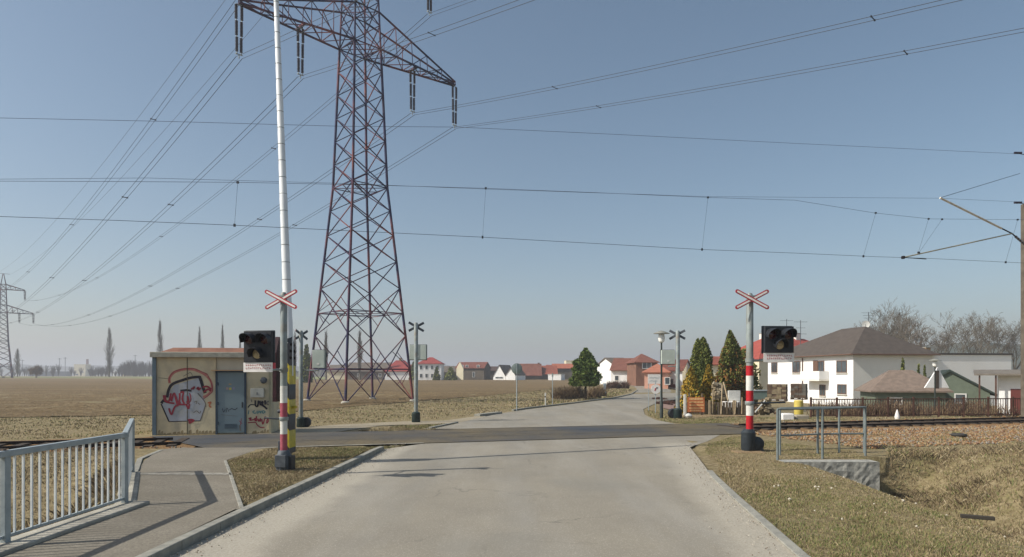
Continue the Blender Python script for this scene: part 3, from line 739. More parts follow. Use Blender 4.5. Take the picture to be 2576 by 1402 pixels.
def curve(p, n=5):
    # Catmull-Rom through the given points
    P_ = [Vector(a) for a in p]; P_ = [P_[0]] + P_ + [P_[-1]]; o = []
    for i in range(1, len(P_) - 2):
        for k in range(n):
            t = k / n; a, b, c, d = P_[i - 1:i + 3]
            o.append(tuple(.5 * ((2 * b) + (c - a) * t + (2 * a - 5 * b + 4 * c - d) * t * t + (3 * b - a - 3 * c + d) * t ** 3)))
    o.append(tuple(P_[-2])); return o
gm = MB()
poly(gm, [(235, 590), (330, 470), (800, 320), (880, 640), (930, 860), (830, 1220), (220, 1230), (75, 860), (200, 800)], S_SIL, -.003)
stroke(gm, curve([(235, 430), (230, 330), (310, 215), (440, 160), (560, 140), (700, 150), (850, 210), (960, 280)]), 52, S_PINK)
stroke(gm, curve([(960, 290), (1030, 380), (1060, 500), (1040, 600), (960, 690), (880, 720)]), 45, S_PINK)
stroke(gm, curve([(230, 420), (228, 330), (300, 205), (430, 150), (600, 122), (720, 130), (860, 195), (980, 270), (1075, 560), (1000, 680), (880, 770)]), 13, S_RED)
stroke(gm, curve([(185, 730), (215, 570), (290, 450), (480, 370), (660, 315), (820, 300)]), 55, S_BLK)
stroke(gm, curve([(810, 285), (850, 400), (890, 540), (925, 640)]), 62, S_BLK)
stroke(gm, [(440, 590), (560, 575), (660, 590)], 45, S_BLK)
stroke(gm, [(75, 850), (110, 790), (200, 820)], 60, S_BLK); stroke(gm, [(70, 860), (220, 1225)], 26, S_BLK)
stroke(gm, [(220, 1228), (540, 1222), (830, 1218)], 16, S_BLK); stroke(gm, [(830, 1215), (940, 880)], 20, S_BR)
stroke(gm, curve([(340, 890), (450, 880), (560, 870), (640, 800), (640, 700), (620, 640)]), 22, S_RED)
stroke(gm, curve([(780, 640), (860, 740), (930, 850), (940, 930)]), 16, S_BR); stroke(gm, curve([(500, 290), (580, 240), (640, 210), (680, 280)]), 10, S_BR)
stroke(gm, [(20, 320), (210, 335)], 10, S_BR)
for pts in ([(150, 680), (160, 790), (220, 800), (260, 640)], [(250, 660), (270, 800), (320, 640), (400, 860)], [(430, 640), (430, 760), (420, 860), (560, 880)], [(440, 630), (500, 620), (480, 760), (520, 860)],
            [(330, 640), (390, 880), (440, 820)], [(560, 880), (600, 960), (620, 860)], [(220, 950), (270, 1080), (330, 930), (400, 890)], [(650, 560), (720, 510), (680, 560)], [(760, 560), (790, 520), (800, 570), (840, 530)],
            [(590, 1200), (650, 1190), (720, 1210)], [(640, 1180), (620, 1260), (700, 1220)], [(880, 520), (960, 500), (1050, 560)], [(900, 620), (980, 560), (1040, 600)], [(580, 700), (600, 800), (560, 830)], [(120, 680), (140, 780), (210, 830), (330, 850)]):
    stroke(gm, curve(pts), 36, S_RED)
stroke(gm, curve([(980, 850), (1040, 830), (1010, 900), (1050, 940)]), 30, S_OR)
for pts in ([(710, 830), (760, 810), (750, 870)], [(780, 840), (830, 880)], [(700, 1050), (760, 1010), (820, 1060), (840, 1010)]): stroke(gm, curve(pts), 14, S_BR)
gm.build('graffiti', hut, smooth=False, fix=False)
# tags beside the door (zoom origin 830,1340 scale 8.76)
def tz(x, y): return hp((830 + x / 8.76) / 1.37, (1340 + y / 8.76) / 1.37)
gt = MB()
for pts, w, mm in (([(345, 320), (350, 480), (410, 510), (440, 380), (430, 330)], 3.2, S_BLK), ([(480, 340), (500, 480)], 3.4, S_BLK), ([(580, 360), (500, 430), (620, 520), (700, 600)], 3.6, S_BLK), ([(590, 360), (560, 420), (590, 480)], 2.6, S_BLK),
                   ([(640, 320), (650, 460)], 3.2, S_BLK), ([(780, 340), (670, 410), (780, 480)], 2.0, S_BR), ([(120, 550), (200, 460), (340, 470)], 2.2, S_BLK),
                   ([(330, 650), (270, 680), (310, 730), (370, 720)], 2.2, S_TEAL), ([(400, 650), (400, 730), (450, 700), (440, 650)], 2.0, S_TEAL), ([(480, 650), (500, 730), (530, 650)], 2.0, S_TEAL), ([(560, 740), (570, 650), (640, 690), (570, 740)], 2.0, S_TEAL), ([(150, 640), (130, 760)], 1.8, S_TEAL),
                   ([(140, 900), (220, 880), (180, 950), (300, 930)], 2.6, S_RED), ([(380, 820), (370, 990)], 2.8, S_RED), ([(300, 940), (340, 890), (340, 970), (400, 940)], 2.6, S_RED), ([(420, 900), (450, 990), (500, 900), (500, 1000)], 2.6, S_RED), ([(540, 920), (570, 1080), (620, 940), (640, 850), (700, 900), (760, 980)], 2.2, S_RED), ([(700, 930), (690, 1050), (760, 960)], 2.2, S_RED),
                   ([(120, 1030), (340, 1020), (400, 1100), (500, 1180), (620, 1180)], 2.0, S_RED), ([(220, 290), (240, 380)], 1.6, S_BR)):
    stroke(gt, curve(pts), w * 1.35, mm, conv=tz)
for pts, w, mm in (([(340, 720), (390, 720)], 1, S_BR),): pass
gt.build('graffiti', hut, smooth=False, fix=False)
gd = MB()
for pts, w, mm in (([(553, 1025), (556, 1035), (560, 1027)], 1.3, S_BLK), ([(562, 1036), (564, 1024), (569, 1034)], 1.3, S_BLK), ([(570, 1030), (576, 1026), (584, 1029), (590, 1024)], 1.6, S_BLK), ([(600, 1052), (598, 1070)], 1.6, S_RED), ([(594, 1058), (602, 1066)], 1.4, S_RED), ([(596, 1070), (598, 1085)], 3.5, S_BR), ([(550, 1042), (590, 1046)], .8, S_BR)):
    stroke(gd, curve(pts), w, mm, conv=hp, depth=-.0395)
gd.build('graffiti', dr, smooth=False, fix=False)
# ================================================================ PYLONS
LA, UA = 28.4, 37.6          # lower and upper cross-arm heights
def hwz(z):
    if z < 17.2: return 3.06 + (1.56 - 3.06) * z / 17.2
    if z < UA + 2: return 1.56 + (.80 - 1.56) * (z - 17.2) / (UA + 2 - 17.2)
    return .80 + (.12 - .80) * (z - UA - 2) / 4.2
def make_pylon(label, loc, rz, k=1.0):
    t = thing('electricity_pylon', label, 'pylon', loc, rz, 'electricity pylons of the same power line')
    cn = lambda z: [Vector((sx * hwz(z), sy * hwz(z), z)) for sx, sy in ((-1, -1), (1, -1), (1, 1), (-1, 1))]
    for i in range(4):
        m = MB(); zs = [-.3, 2.6, 5.3, 7.1, 9.1, 12, 17.2, 23, LA, 33, UA + 2, UA + 6.2]
        for a, b in zip(zs, zs[1:]):
            m.bar(cn(max(a, 0))[i] + Vector((0, 0, min(a, 0))), cn(b)[i], (.145 if b < 30 else .11) * k, M_PYLON)
        m.build('leg', t)
        c = cn(0)[i]; f = MB(); f.lathe([(.32, -.6), (.32, .12), (.22, .2)], M_CONC, 10, (c.x, c.y, 0)); f.build('footing', t)
    m = MB(); levels = [0, 5.3, 9.1, 11.25, 13.35, 15.35, 17.2]
    z = 17.2
    while z < UA - .5: z += 1.87; levels.append(z)
    levels += [UA + 2]
    w = .06 * k
    for a, b in zip(levels, levels[1:]):
        A, B = cn(a), cn(b)
        for i in range(4):
            j = (i + 1) % 4; m.bar(A[i], B[j], w * 1.1, M_PYLON); m.bar(A[j], B[i], w * 1.1, M_PYLON)
            if a in (0, 5.3):
                X = (A[i] + B[j] + A[j] + B[i]) / 4
                # secondary members
                for s_, (p, r) in enumerate(((A[i], B[i]), (A[j], B[j]))):
                    mid = (p + r) / 2; q1 = (p + X) / 2 if a == 0 else (r + X) / 2; m.bar(mid, (r + X) / 2, w * .7, M_PYLON); m.bar(mid, (p + X) / 2, w * .7, M_PYLON)
    def ring(z, kk=1.0, diag=False):
        A = cn(z)
        for i in range(4): m.bar(A[i], A[(i + 1) % 4], w * kk, M_PYLON)
        if diag:
            M_ = [(A[i] + A[(i + 1) % 4]) / 2 for i in range(4)]
            for i in range(4): m.bar(M_[i], M_[(i + 1) % 4], w * .8, M_PYLON)
            m.bar(A[0], A[2], w * .8, M_PYLON); m.bar(A[1], A[3], w * .8, M_PYLON)
    ring(2.6, 1.5); ring(7.1, 1, True); ring(17.2, 1, True); ring(LA, 1.2, True); ring(LA + 3, 1.1, True); ring(UA, 1.1); ring(UA + 2, 1.1)
    m.build('bracing', t)
    def arm(z, zt, L, sx, inner=None):
        m = MB(); hb, ht = hwz(z), hwz(zt); tip = Vector((sx * L, 0, z)); n = 5 if L > 8 else 4
        bt = [Vector((sx * hb, s * hb, z)) for s in (-1, 1)]; tp = [Vector((sx * ht, s * ht, zt)) for s in (-1, 1)]
        tipb = [tip + Vector((0, s * .12, 0)) for s in (-1, 1)]; tipt = [tip + Vector((0, s * .10, .28)) for s in (-1, 1)]
        for s in (0, 1): m.bar(bt[s], tipb[s], .12 * k, M_PYLON); m.bar(tp[s], tipt[s], .11 * k, M_PYLON)
        fr_ = [i / n for i in range(n + 1)]
        for i in range(n):
            a, b = fr_[i], fr_[i + 1]
            for s in (0, 1):
                p0, p1 = bt[s].lerp(tipb[s], a), bt[s].lerp(tipb[s], b); q0, q1 = tp[s].lerp(tipt[s], a), tp[s].lerp(tipt[s], b)
                m.bar(p1, q1, .05 * k, M_PYLON); m.bar(p0, q1, .055 * k, M_PYLON)
            m.bar(bt[0].lerp(tipb[0], a), bt[1].lerp(tipb[1], b), .055 * k, M_PYLON); m.bar(bt[1].lerp(tipb[1], a), bt[0].lerp(tipb[0], b), .055 * k, M_PYLON)
            m.bar(bt[0].lerp(tipb[0], b), bt[1].lerp(tipb[1], b), .06 * k, M_PYLON); m.bar(tp[0].lerp(tipt[0], b), tp[1].lerp(tipt[1], b), .05 * k, M_PYLON)
        if inner:
            f = (inner - hb) / (L - hb); a, b = bt[0].lerp(tipb[0], f), bt[1].lerp(tipb[1], f); m.bar(a, b, .18 * k, M_PYLON)
        m.build('cross_arm', t)
    for sx in (-1, 1): arm(LA, LA + 3, 9.7, sx, 5.1); arm(UA, UA + 2, 6.9, sx)
    m = MB(); m.box((0, 0, UA + 6.2), (4.2, .12, .12), M_PYLON); m.build('earth_wire_bracket', t)
    # string sets
    for x, z in ((-9.7, LA), (-5.1, LA), (5.1, LA), (9.7, LA), (-6.9, UA), (6.9, UA)):
        m = MB()
        for dx in (-.2, .2):
            nseg = 3; L = 3.45
            for s in range(nseg):
                z0 = z - .15 - s * (L / nseg); z1 = z0 - (L / nseg) + .10; prof = []
                nd = 10
                for d in range(nd):
                    zz = z0 + (z1 - z0) * d / nd; prof += [(.055 * k, zz), (.115 * k, zz - .01), (.115 * k, zz - .03), (.055 * k, zz - .045)]
                m.lathe(prof, M_INSUL, 8, (x + dx * (1 - s * .12), 0, 0)); m.lathe([(.05, z1 - .1), (.05, z1)], M_GALV, 6, (x + dx * (1 - s * .12), 0, 0))
        m.tube([(x - .22, 0, z - .1), (x + .22, 0, z - .1)], .04 * k, M_GALV, 6); m.tube([(x - .25, 0, z - 3.62), (x + .25, 0, z - 3.62)], .045 * k, M_GALV, 6)
        m.tube([(x, 0, z - 3.62), (x, 0, z - 3.9)], .04, M_GALV, 6)
        m.build('insulator', t)
    return t
PY1 = Vector((-12.25, 53.8, 0)); AR = radians(43.5); PY2 = Vector((-201.3, 264, -1.4)); PY3 = Vector((178, -157, -6))
make_pylon('tall rust-streaked lattice pylon standing in the field behind the hut', PY1, AR)
make_pylon('distant lattice pylon cut by the left edge of the picture', PY2, AR + radians(-2), 2.0)
def att(P0, x, z, ang=AR): return Vector((P0.x + cos(ang) * x, P0.y + sin(ang) * x, P0.z + z))
def span_pts(a, b, sag, t0=0, t1=1, n=48):
    return [a.lerp(b, t0 + (t1 - t0) * i / n) - Vector((0, 0, 4 * sag * (t0 + (t1 - t0) * i / n) * (1 - (t0 + (t1 - t0) * i / n)))) for i in range(n + 1)]
PH = [(-9.7, LA, 'left outer lower'), (-5.1, LA, 'left inner lower'), (5.1, LA, 'right inner lower'), (9.7, LA, 'right outer lower'), (-6.9, UA, 'left upper'), (6.9, UA, 'right upper')]
for x, z, nm in PH:
    for (Q, sag, t1, desc, t0) in ((PY2, 7.0, 1, 'toward the distant pylon', 0), (PY3, 12.5, .42, 'overhead to the right', 0)):
        t = thing('power_line', 'twin power line from the near pylon\'s %s insulator, %s' % (nm, desc), 'power line', att(PY1, x, z - 3.85), 0, 'power lines hung on the pylons')
        for d in (-.22, .22):
            a = att(PY1, x + d, z - 3.85); b = att(Q, x + d, z - 3.85)
            m = MB(); m.tube(span_pts(a, b, sag, t0, t1, 60), .014 if Q is PY3 else .02, M_WIRE, 5); m.build('wire', t, world=True)
        a = att(PY1, x, z - 3.85); b = att(Q, x, z - 3.85)
        for tt in ((.12, .3, .5, .7, .88) if Q is PY2 else (.06, .13, .22, .33)):
            p = a.lerp(b, tt) - Vector((0, 0, 4 * sag * tt * (1 - tt))); dv = Vector((cos(AR), sin(AR), 0)) * .24
            s_ = .5 if Q is PY3 else 1.0; sp = MB(); sp.tube([p - dv, p + dv], .045 * s_, M_WIRE, 6); sp.box(tuple(p - dv), (.11 * s_, .11 * s_, .14 * s_), M_WIRE); sp.box(tuple(p + dv), (.11 * s_, .11 * s_, .14 * s_), M_WIRE); sp.build('spacer', t, world=True)
for x, nm in ((-2.1, 'left'), (2.1, 'right')):
    m = MB(); m.tube(span_pts(att(PY1, x, UA + 6.2), att(PY2, x, UA + 6.2), 5, 0, 1), .02, M_WIRE, 4)
    tag(m.build('earth_wire'), 'thin %s earth wire strung along the top of the pylons' % nm, 'power line', 'earth wires above the pylons')

# ================================================================ OVERHEAD WIRES OF THE RAILWAY
def tdist(u): return 24 / (1 - tan_a * (u - CX) / F)
tan_a = math.tan(TA)
def onwire(u, v, dd=0.0):
    D = (24 + dd) / (1 - tan_a * (u - CX) / F); return Vector(P(u, v, D))
def wire_thing(name, label, pts, r, group='overhead wires of the railway', dd=0.0, n=4):
    c = [onwire(u, v, dd) for u, v in pts]
    # extend beyond both picture edges
    a = c[0] + (c[0] - c[1]).normalized() * 40; b = c[-1] + (c[-1] - c[-2]).normalized() * 30
    m = MB(); m.tube([a] + c + [b], r, M_WIRE, 5); o = m.build(name); return tag(o, label, 'overhead wire', group)
wire_thing('feeder_wire', 'topmost single wire crossing the whole sky above the railway', [(0, 297), (430, 306), (860, 318), (1150, 320), (1500, 336), (2000, 361), (2420, 381), (2576, 388)], .007, dd=2.8)
ct = thing('overhead_line', 'railway contact wire hung by thin droppers from its carrying wire', 'overhead wire', (0, 24, 0), 0, 'overhead wires of the railway')
mess = [(0, 456), (300, 457), (597, 459), (900, 465), (1222, 474), (1500, 485), (1780, 497), (2000, 504), (2200, 536), (2340, 551), (2576, 553)]
cont = [(0, 545), (300, 555), (590, 567), (900, 582), (1214, 597), (1500, 613), (1765, 628), (2000, 637), (2200, 646), (2330, 650), (2576, 662)]
for nm, pp, r in (('carrying_wire', mess, .0065), ('contact_wire', cont, .008)):
    c = [onwire(u, v) for u, v in pp]; m = MB(); m.tube([c[0] + (c[0] - c[1]).normalized() * 40] + c + [c[-1] + (c[-1] - c[-2]).normalized() * 30], r, M_WIRE, 5); m.build(nm, ct, world=True)
for (a, b) in (((598, 459), (590, 567)), ((1222, 474), (1214, 597)), ((1781, 497), (1766, 628)), ((2203, 536), (2172, 645)), ((2336, 551), (2310, 636)), ((2370, 552), (2312, 636)), ((2560, 553), (2530, 660))):
    m = MB(); m.tube([onwire(*a), onwire(*b)], .0045, M_WIRE, 4); m.box(tuple(onwire(*a)), (.07, .05, .07), M_WIRE); m.box(tuple(onwire(*b)), (.06, .05, .09), M_WIRE); m.build('dropper', ct, world=True)
wire_thing('carrier_wire', 'second slightly higher carrying wire running beside the droppers toward the cantilever', [(0, 451), (370, 448), (840, 461), (1222, 476), (1780, 495), (2364, 499), (2576, 509)], .0055, dd=.6)
# catenary mast and cantilever at the right edge
D_m = tdist(2590) + 2.6
mx_, my_ = XU(2581, D_m), D_m
cm = thing('catenary_mast', 'weathered concrete catenary mast at the right picture edge with a jointed cantilever', 'mast', (mx_, my_, 0))
m = MB(); m.box((mx_, my_, 5.4), (.30, .34, 10.8), mat('mast_concrete', hexc('6f675a'), hexc('595146'), 2.5, .9, bump=.4)); m.build('mast_column', cm, world=True, bevel=.02)
pA = onwire(2546, 588); pM = Vector((mx_, my_ - .2, pA.z - .15)); pT = onwire(2365, 498); pB = onwire(2272, 648); pTop = Vector((mx_, my_, EYE + (945 - 432) * my_ / F))
M_TUBE = mat('pale_tube', hexc('dcd7ca'), hexc('c3bdb0'), 6, .5, .0)
m = MB(); m.tube([pT, pT.lerp(pA, .85)], .045, M_TUBE, 8); m.tube([pT.lerp(pA, .85), pA], .03, M_RUST, 8); m.tube([pA, pM], .03, M_RUST, 8); m.build('cantilever_tube', cm, world=True)
m = MB(); m.tube([pB, pA], [.03, .03], mat('dull_tube', hexc('a8a28c'), rough=.6), 8); m.tube([pB, onwire(2330, 652)], .018, M_RUST, 6); m.lathe([(.07, -.06), (.09, 0), (.07, .06)], M_RUST, 8, tuple(pB)); m.build('registration_arm', cm, world=True)
m = MB(); m.tube([pT, pTop.lerp(pT, .08)], .012, M_WIRE, 5); m.build('stay_wire', cm, world=True)
for (u, v) in ((2552, 385), (2552, 510)):
    p = Vector(P(u, v, my_ - .3)); m = MB(); prof = []
    m.tube([p, (mx_, my_, p.z)], .02, M_INSUL, 6)
    for i in range(5): m.tube([p + Vector((.08 * i, 0, 0)), p + Vector((.08 * i + .03, 0, 0))], .06, M_INSUL, 10)
    m.build('insulator', cm, world=True)
m = MB(); q_ = pA.lerp(pM, .3)
m.tube([pA.lerp(pM, .15), pA.lerp(pM, .85)], .03, M_INSUL, 6)
for i in range(5): m.tube([pA.lerp(pM, .2 + .13 * i), pA.lerp(pM, .26 + .13 * i)], .06, M_INSUL, 10)
m.build('insulator', cm, world=True)
# ================================================================ STONE WALL + TUBE RAILING ON THE RIGHT VERGE
M_STONEW = mat('rough_stone_wall', hexc('a8a69c'), hexc('8a8880'), 7, .95, bump=.6, bscale=14, lo=.4, hi=.6)
random.seed(3)
wl = MB(); x0, x1, yf, yb_ = 6.55, 8.83, 16.02, 16.5; nxs, nz = 26, 11; vs = []
for j in range(nz + 1):
    for i in range(nxs + 1):
        vs.append((x0 + (x1 - x0) * i / nxs, yf + random.uniform(-.014, .012) * (0 if j == nz else 1), -1.15 + 1.17 * j / nz))
wl.add(vs, [(j * (nxs + 1) + i, j * (nxs + 1) + i + 1, (j + 1) * (nxs + 1) + i + 1, (j + 1) * (nxs + 1) + i) for j in range(nz) for i in range(nxs)], M_STONEW)
wl.box(((x0 + x1) / 2, (yf + yb_) / 2 + .03, -.565), (x1 - x0, yb_ - yf - .02, 1.17), M_STONEW)
wo = wl.build('stone_wall', smooth=False, fix=False); tag(wo, 'short rough grey stone retaining wall of the ditch on the right verge', 'wall')
M_TUBEG = mat('weathered_tube', hexc('7f8786'), hexc('6c7574'), 6, .6, .2)
def tube_rail(label, pts, ph, mid=None):
    t = thing('tube_railing', label, 'railing', (pts[0][0], pts[0][1], 0), 0, 'grey tube railings by the stone wall')
    for x, y in pts:
        m = MB(); m.tube([(x, y, -.1), (x, y, ph)], .03, M_TUBEG, 10); m.build('post', t, world=True)
    for z in [ph - .0] + ([mid] if mid else []):
        m = MB(); m.tube([(x, y, z) for x, y in pts], .024, M_TUBEG, 10); m.build('rail', t, world=True)
A_ = G(1956, 1159); E_ = G(2069, 1156); D_ = G(2177, 1147); B_ = G(2057, 1141); C_ = G(2111, 1140)
tube_rail('front grey tube railing with three posts above the stone wall', [A_, E_, D_], 1.27)
m_ = G(2178, 1139)
tube_rail('rear grey tube railing with a middle rail behind the stone wall railing', [G(1962, 1146), B_, C_, G(2174, 1139)], 1.24, .52)

# debris in the verge
m = MB(); x, y = G(2412, 1101); m.lathe([(.14, 0), (.23, .02), (.25, .06), (.22, .1), (.15, .11)], mat('tyre_rubber', (.045, .043, .038), rough=.8), 18, (x, y, .03)); tag(m.build('old_tyre'), 'dark old tyre lying flat on the ballast to the right', 'tyre')
m = MB(); x, y = 9.0, 12.9; m.box((x, y, -.64), (.55, .1, .07), mat('rotten_plank', hexc('3f3a33'), rough=.9), rz=-.5); tag(m.build('plank', bevel=.01), 'dark weathered plank lying in the ditch below the stone wall', 'plank')

# ================================================================ SIGNS, LAMPS, YARD
def post_at(u, v, top, r, name, label, cat, m, group=None):
    x, y = G(u, v); h = (v - top) * y / F
    t = thing(name, label, cat, (x, y, H(x, y)), 0, group); mb = MB(); mb.lathe([(r, -.1), (r, h)], m, 10); mb.build('post', t); return t, x, y, h
t, x, y, h = post_at(1300, 1034, 916, .035, 'traffic_sign', 'grey-backed round traffic sign on a tall post left of the road, largest of the signs', 'traffic sign', M_GALV)
m = MB(); m.lathe([(.31, 0), (.325, .01), (.325, .02), (.31, .03)], mat('sign_back', hexc('7f8a86'), hexc('6f7a77'), 3, .5, .1), 24, (0, -.07, h - .28), axis='Y'); m.box((0, -.085, h - .28), (.05, .02, .6), M_GALV); m.build('sign_disc', t)
t, x, y, h = post_at(1390, 1018, 940, .03, 'sign_post', 'thin plain grey post standing between the traffic sign and the brown bushes', 'post', M_GALV)
m = MB(); m.box((0, 0, h - .12), (.1, .03, .3), mat('sign_back', hexc('7f8a86'))); m.build('narrow_plate', t)
x, y = G(1372, 1021); m = MB(); m.box((x, y, .42), (.09, .09, .95), M_WHITE); m.box((x, y, .62), (.094, .094, .10), M_STRB); tag(m.build('roadside_post', bevel=.01), 'short white roadside marker post with a dark band beside the field', 'marker post')
x, y = G(1521, 994); m = MB(); m.box((x, y, .6), (.3, .12, 1.3), mat('pale_blue_cabinet', hexc('a5b2bb'), hexc('94a2ab'), 2, .6)); tag(m.build('utility_cabinet', bevel=.01), 'pale blue-grey utility cabinet right of the round green tree', 'cabinet')
# round white sign with town board
x, y = G(1649, 1040); k = y / F
t = thing('traffic_sign', 'round white restriction sign with a small red mark on a thin post', 'traffic sign', (x, y, 0)); m = MB(); m.lathe([(.025, -.1), (.025, 82 * k)], M_GALV, 8); m.build('post', t)
m = MB(); m.lathe([(12 * k, 0), (12 * k, .02)], M_SIGNW, 24, (0, -.06, 61 * k), axis='Y'); sd = m.build('sign_disc', t)
m = MB(); m.lathe([(2.2 * k, 0), (2.2 * k, .006)], M_GREYBOX, 8, (3 * k, -.068, 64 * k), axis='Y'); m.box((-1.2 * k, -.066, 60 * k), (3 * k, .006, 7 * k), M_SIGNR, ry=.3); m.build('symbol', sd)
x, y = G(1650, 1036); k = y / F
t = thing('name_board', 'white rectangular board with faded blue-grey lettering above the round white sign', 'sign', (x, y + .35, 0))
bm2 = MB(); bm2.box((0, 0, 82 * k), (34 * k, .03, 24 * k), M_SIGNW)
for dx in (-15, 15): m = MB(); m.lathe([(.02, -.1), (.02, 72 * k)], M_GALV, 8, (dx * k, .03, 0)); m.build('post', t)
m = bm2; random.seed(11)
for row, n in ((3, 9), (-5, 7)):
    for i in range(n):
        m.box(((-12.5 + i * 2.9) * k, -.018, (82 + row) * k), (.4 * k, .004, 4 * k), mat('faded_blue', hexc('7f959f'))); m.box(((-11.8 + i * 2.9) * k, -.018, (82 + row + random.choice((-1.6, 0, 1.6))) * k), (1.6 * k, .004, .5 * k), mat('faded_blue', hexc('7f959f')))
m.build('board', t, smooth=False)
def lamp(u, v, top, label, s=1.0, base=True, D=None):
    if D is None: x, y = G(u, v)
    else: y = D; x = XU(u, D)
    z0 = H(x, y); h = EYE + (HZ - top) * y / F - z0
    t = thing('street_lamp', label, 'street lamp', (x, y, z0), 0, 'park-style street lamps'); t['hh'] = h; del t['hh']
    m = MB(); m.lathe([(.085, -.1), (.085, .8), (.06, .85), (.055, 1.0), (.04, h - .55), (.05, h - .5)], mat('lamp_post_dark', hexc('3c433f'), hexc('2c322f'), 4, .5), 12); m.build('pole', t)
    m = MB(); m.lathe([(.05, h - .52), (.13, h - .46), (.17, h - .3), (.15, h - .14), (.10, h - .06)], mat('lamp_globe', hexc('e4e4de'), rough=.3), 16); m.build('lamp_globe', t)
    m = MB(); m.lathe([(.40, h - .075), (.38, h - .05), (.12, h + .05), (.02, h + .08)], mat('lamp_hat', hexc('8b8a80'), hexc('77766c'), 3, .6), 20); m.build('lamp_hat', t)
lamp(1664, 1053, 836, 'tall street lamp with flat hat and white globe beyond the crossing')
lamp(2352, 1000, 905, 'street lamp in front of the green shed on the right', D=47)
# --- yard goods left to right
M_WOOD = mat('weathered_board', hexc('7a6a54'), hexc('5f5243'), 7, .9, bump=.4, bscale=20); M_WOODP = mat('pale_timber', hexc('a8967a'), hexc('8f7e63'), 6, .9)
def fence_run(name, label, p0, p1, h, pan, post_m, pan_m, post_every=2.2, gapw=.03, bw=.13, top=False, zb=0):
    p0, p1 = Vector(p0), Vector(p1); d = p1 - p0; L = d.length; d.normalize(); ang = atan2(d.y, d.x)
    t = thing(name, label, 'fence', (p0.x, p0.y, H(p0.x, p0.y) + zb))
    m = MB(); s = 0.0
    while s < L:
        p = p0 + d * s; m.box((p.x, p.y, H(p.x, p.y) + zb + h / 2 + random.uniform(-.03, .03)), (bw * random.uniform(.85, 1), .02, h * random.uniform(.9, 1.0)), random.choice(pan_m), rz=ang); s += bw + gapw
    m.build('boards', t, world=True, smooth=False)
    s = 0.0
    while s <= L + .01:
        p = p0 + d * s; n = Vector((-d.y, d.x)) * -.07; m = MB(); m.box((p.x + n.x, p.y + n.y, H(p.x, p.y) + zb + h * .54), (.1, .1, h * 1.12), post_m, rz=ang); m.build('post', t, world=True); s += post_every
    return t
def yard(u, v, D=None):
    if D is None: return G(u, v)
    return (XU(u, D), D)
k34 = 34.5 / F
fence_run('board_fence', 'weathered board fence behind the orange notice board', yard(1724, 0, 36.0), yard(1905, 0, 36.0), .72, None, M_WOODP, [M_WOOD, mat('dark_board', hexc('4f4436'), rough=.9), mat('grey_board', hexc('75695a'), rough=.9)], 1.3)
x = XU(1751, 35.4); k = 35.4 / F
t = thing('notice_board', 'orange notice board with rows of yellow lettering on the yard fence', 'notice board', (x, 35.4, 0))
bm2 = MB(); bm2.box((0, 0, EYE - 73.5 * k), (42 * k, .04, 37 * k), mat('orange_board', hexc('d07d4c'), hexc('c07045'), 3, .7))
for dx in (-16, 16): m = MB(); m.box((dx * k, .06, .55), (.08, .08, 1.2), M_WOOD); m.build('post', t)
m = bm2; random.seed(4)
for r_, (zz, h_) in enumerate(((87, 4.5), (79, 3), (71.5, 3), (64, 3.2), (58, 3.4))):
    xx = -17.0 if r_ < 4 else -14
    while xx < (17 if r_ < 4 else 12):
        w_ = random.uniform(1.2, 2.6); m.box(((xx + w_ / 2) * k, -.024, EYE - (59 + 87 - zz) * k + .0), (w_ * k, .004, h_ * k * 1.05), mat('yellow_letters', hexc('f6cf92'), rough=.7)); xx += w_ + .9
m.build('board', t, smooth=False)
m = MB(); m.box((XU(1723, 35.2), 35.2, .55), (.12, .12, 1.1), M_WHITE); tag(m.build('white_post', bevel=.01), 'white painted post at the left end of the yard fence', 'post')
m = MB(); m.lathe([(.01, .0), (.16, .03), (.2, .12), (.14, .2), (.01, .24)], M_WHITE, 10, (XU(1731, 33.0), 33.0, 0)); tag(m.build('white_stone'), 'small white stone on the grass below the orange notice board', 'stone')
def boxthing(name, label, cat, u0, u1, v0, v1, D, dep, m, rz=0.0, group=None, detail=None, bevel=.02):
    k = D / F; w, h = (u1 - u0) * k, (v1 - v0) * k; b = MB()
    b.box((0, dep / 2, h / 2), (w, dep, h), m)
    if detail: detail(b, w, h, dep)
    o = b.build(name, bevel=bevel); o.location = (XU((u0 + u1) / 2, D), D, EYE - (v1 - HZ) * k); o.rotation_euler = (0, 0, rz); return tag(o, label, cat, group)
M_STACK = mat('stacked_stone', hexc('8f8167'), hexc('6f634f'), 6, .95, bump=.8, bscale=9); M_STACKD = mat('stacked_brick', hexc('6b5746'), hexc('4f4238'), 5, .95, bump=.6, bscale=9)
def pallet(label, u0, u1, v0, v1, D, ma, mb_, rz):
    k = D / F; w, h = (u1 - u0) * k, (v1 - v0) * k; t = thing('brick_pallet', label, 'pallet', (XU((u0 + u1) / 2, D), D, EYE - (v1 - HZ) * k), rz, 'pallets of bricks stacked in the yard')
    m = MB(); rows = 6
    for r in range(rows):
        for c in range(4):
            m.box((-w / 2 + w * (c + .5) / 4 + random.uniform(-.01, .01), .45 + random.uniform(-.02, .02), .14 + (h - .14) * (r + .5) / rows), (w / 4 - .004, .9, (h - .14) / rows - .003), random.choice((ma, mb_)))
    m.build('bricks', t, smooth=False)
    m = MB()
    for z in (.02, .11): m.box((0, .45, z), (w + .04, .95, .035), M_WOOD)
    for dx in (-.45, 0, .45): m.box((dx * w, .45, .065), (.1, .9, .055), M_WOOD)
    m.build('pallet_base', t, smooth=False)
pallet('stack of tan and dark bricks right of the red and white post', 1931, 1976, 967, 1010, 40, M_STACK, M_STACKD, radians(-28))
pallet('stack of dark grey bricks in front of the white house, beside the yellow barrel', 1990, 2026, 966, 1006, 41, M_STACKD, mat('grey_brick', hexc('6f6a60'), hexc('57534c'), 5, .9), radians(-30))
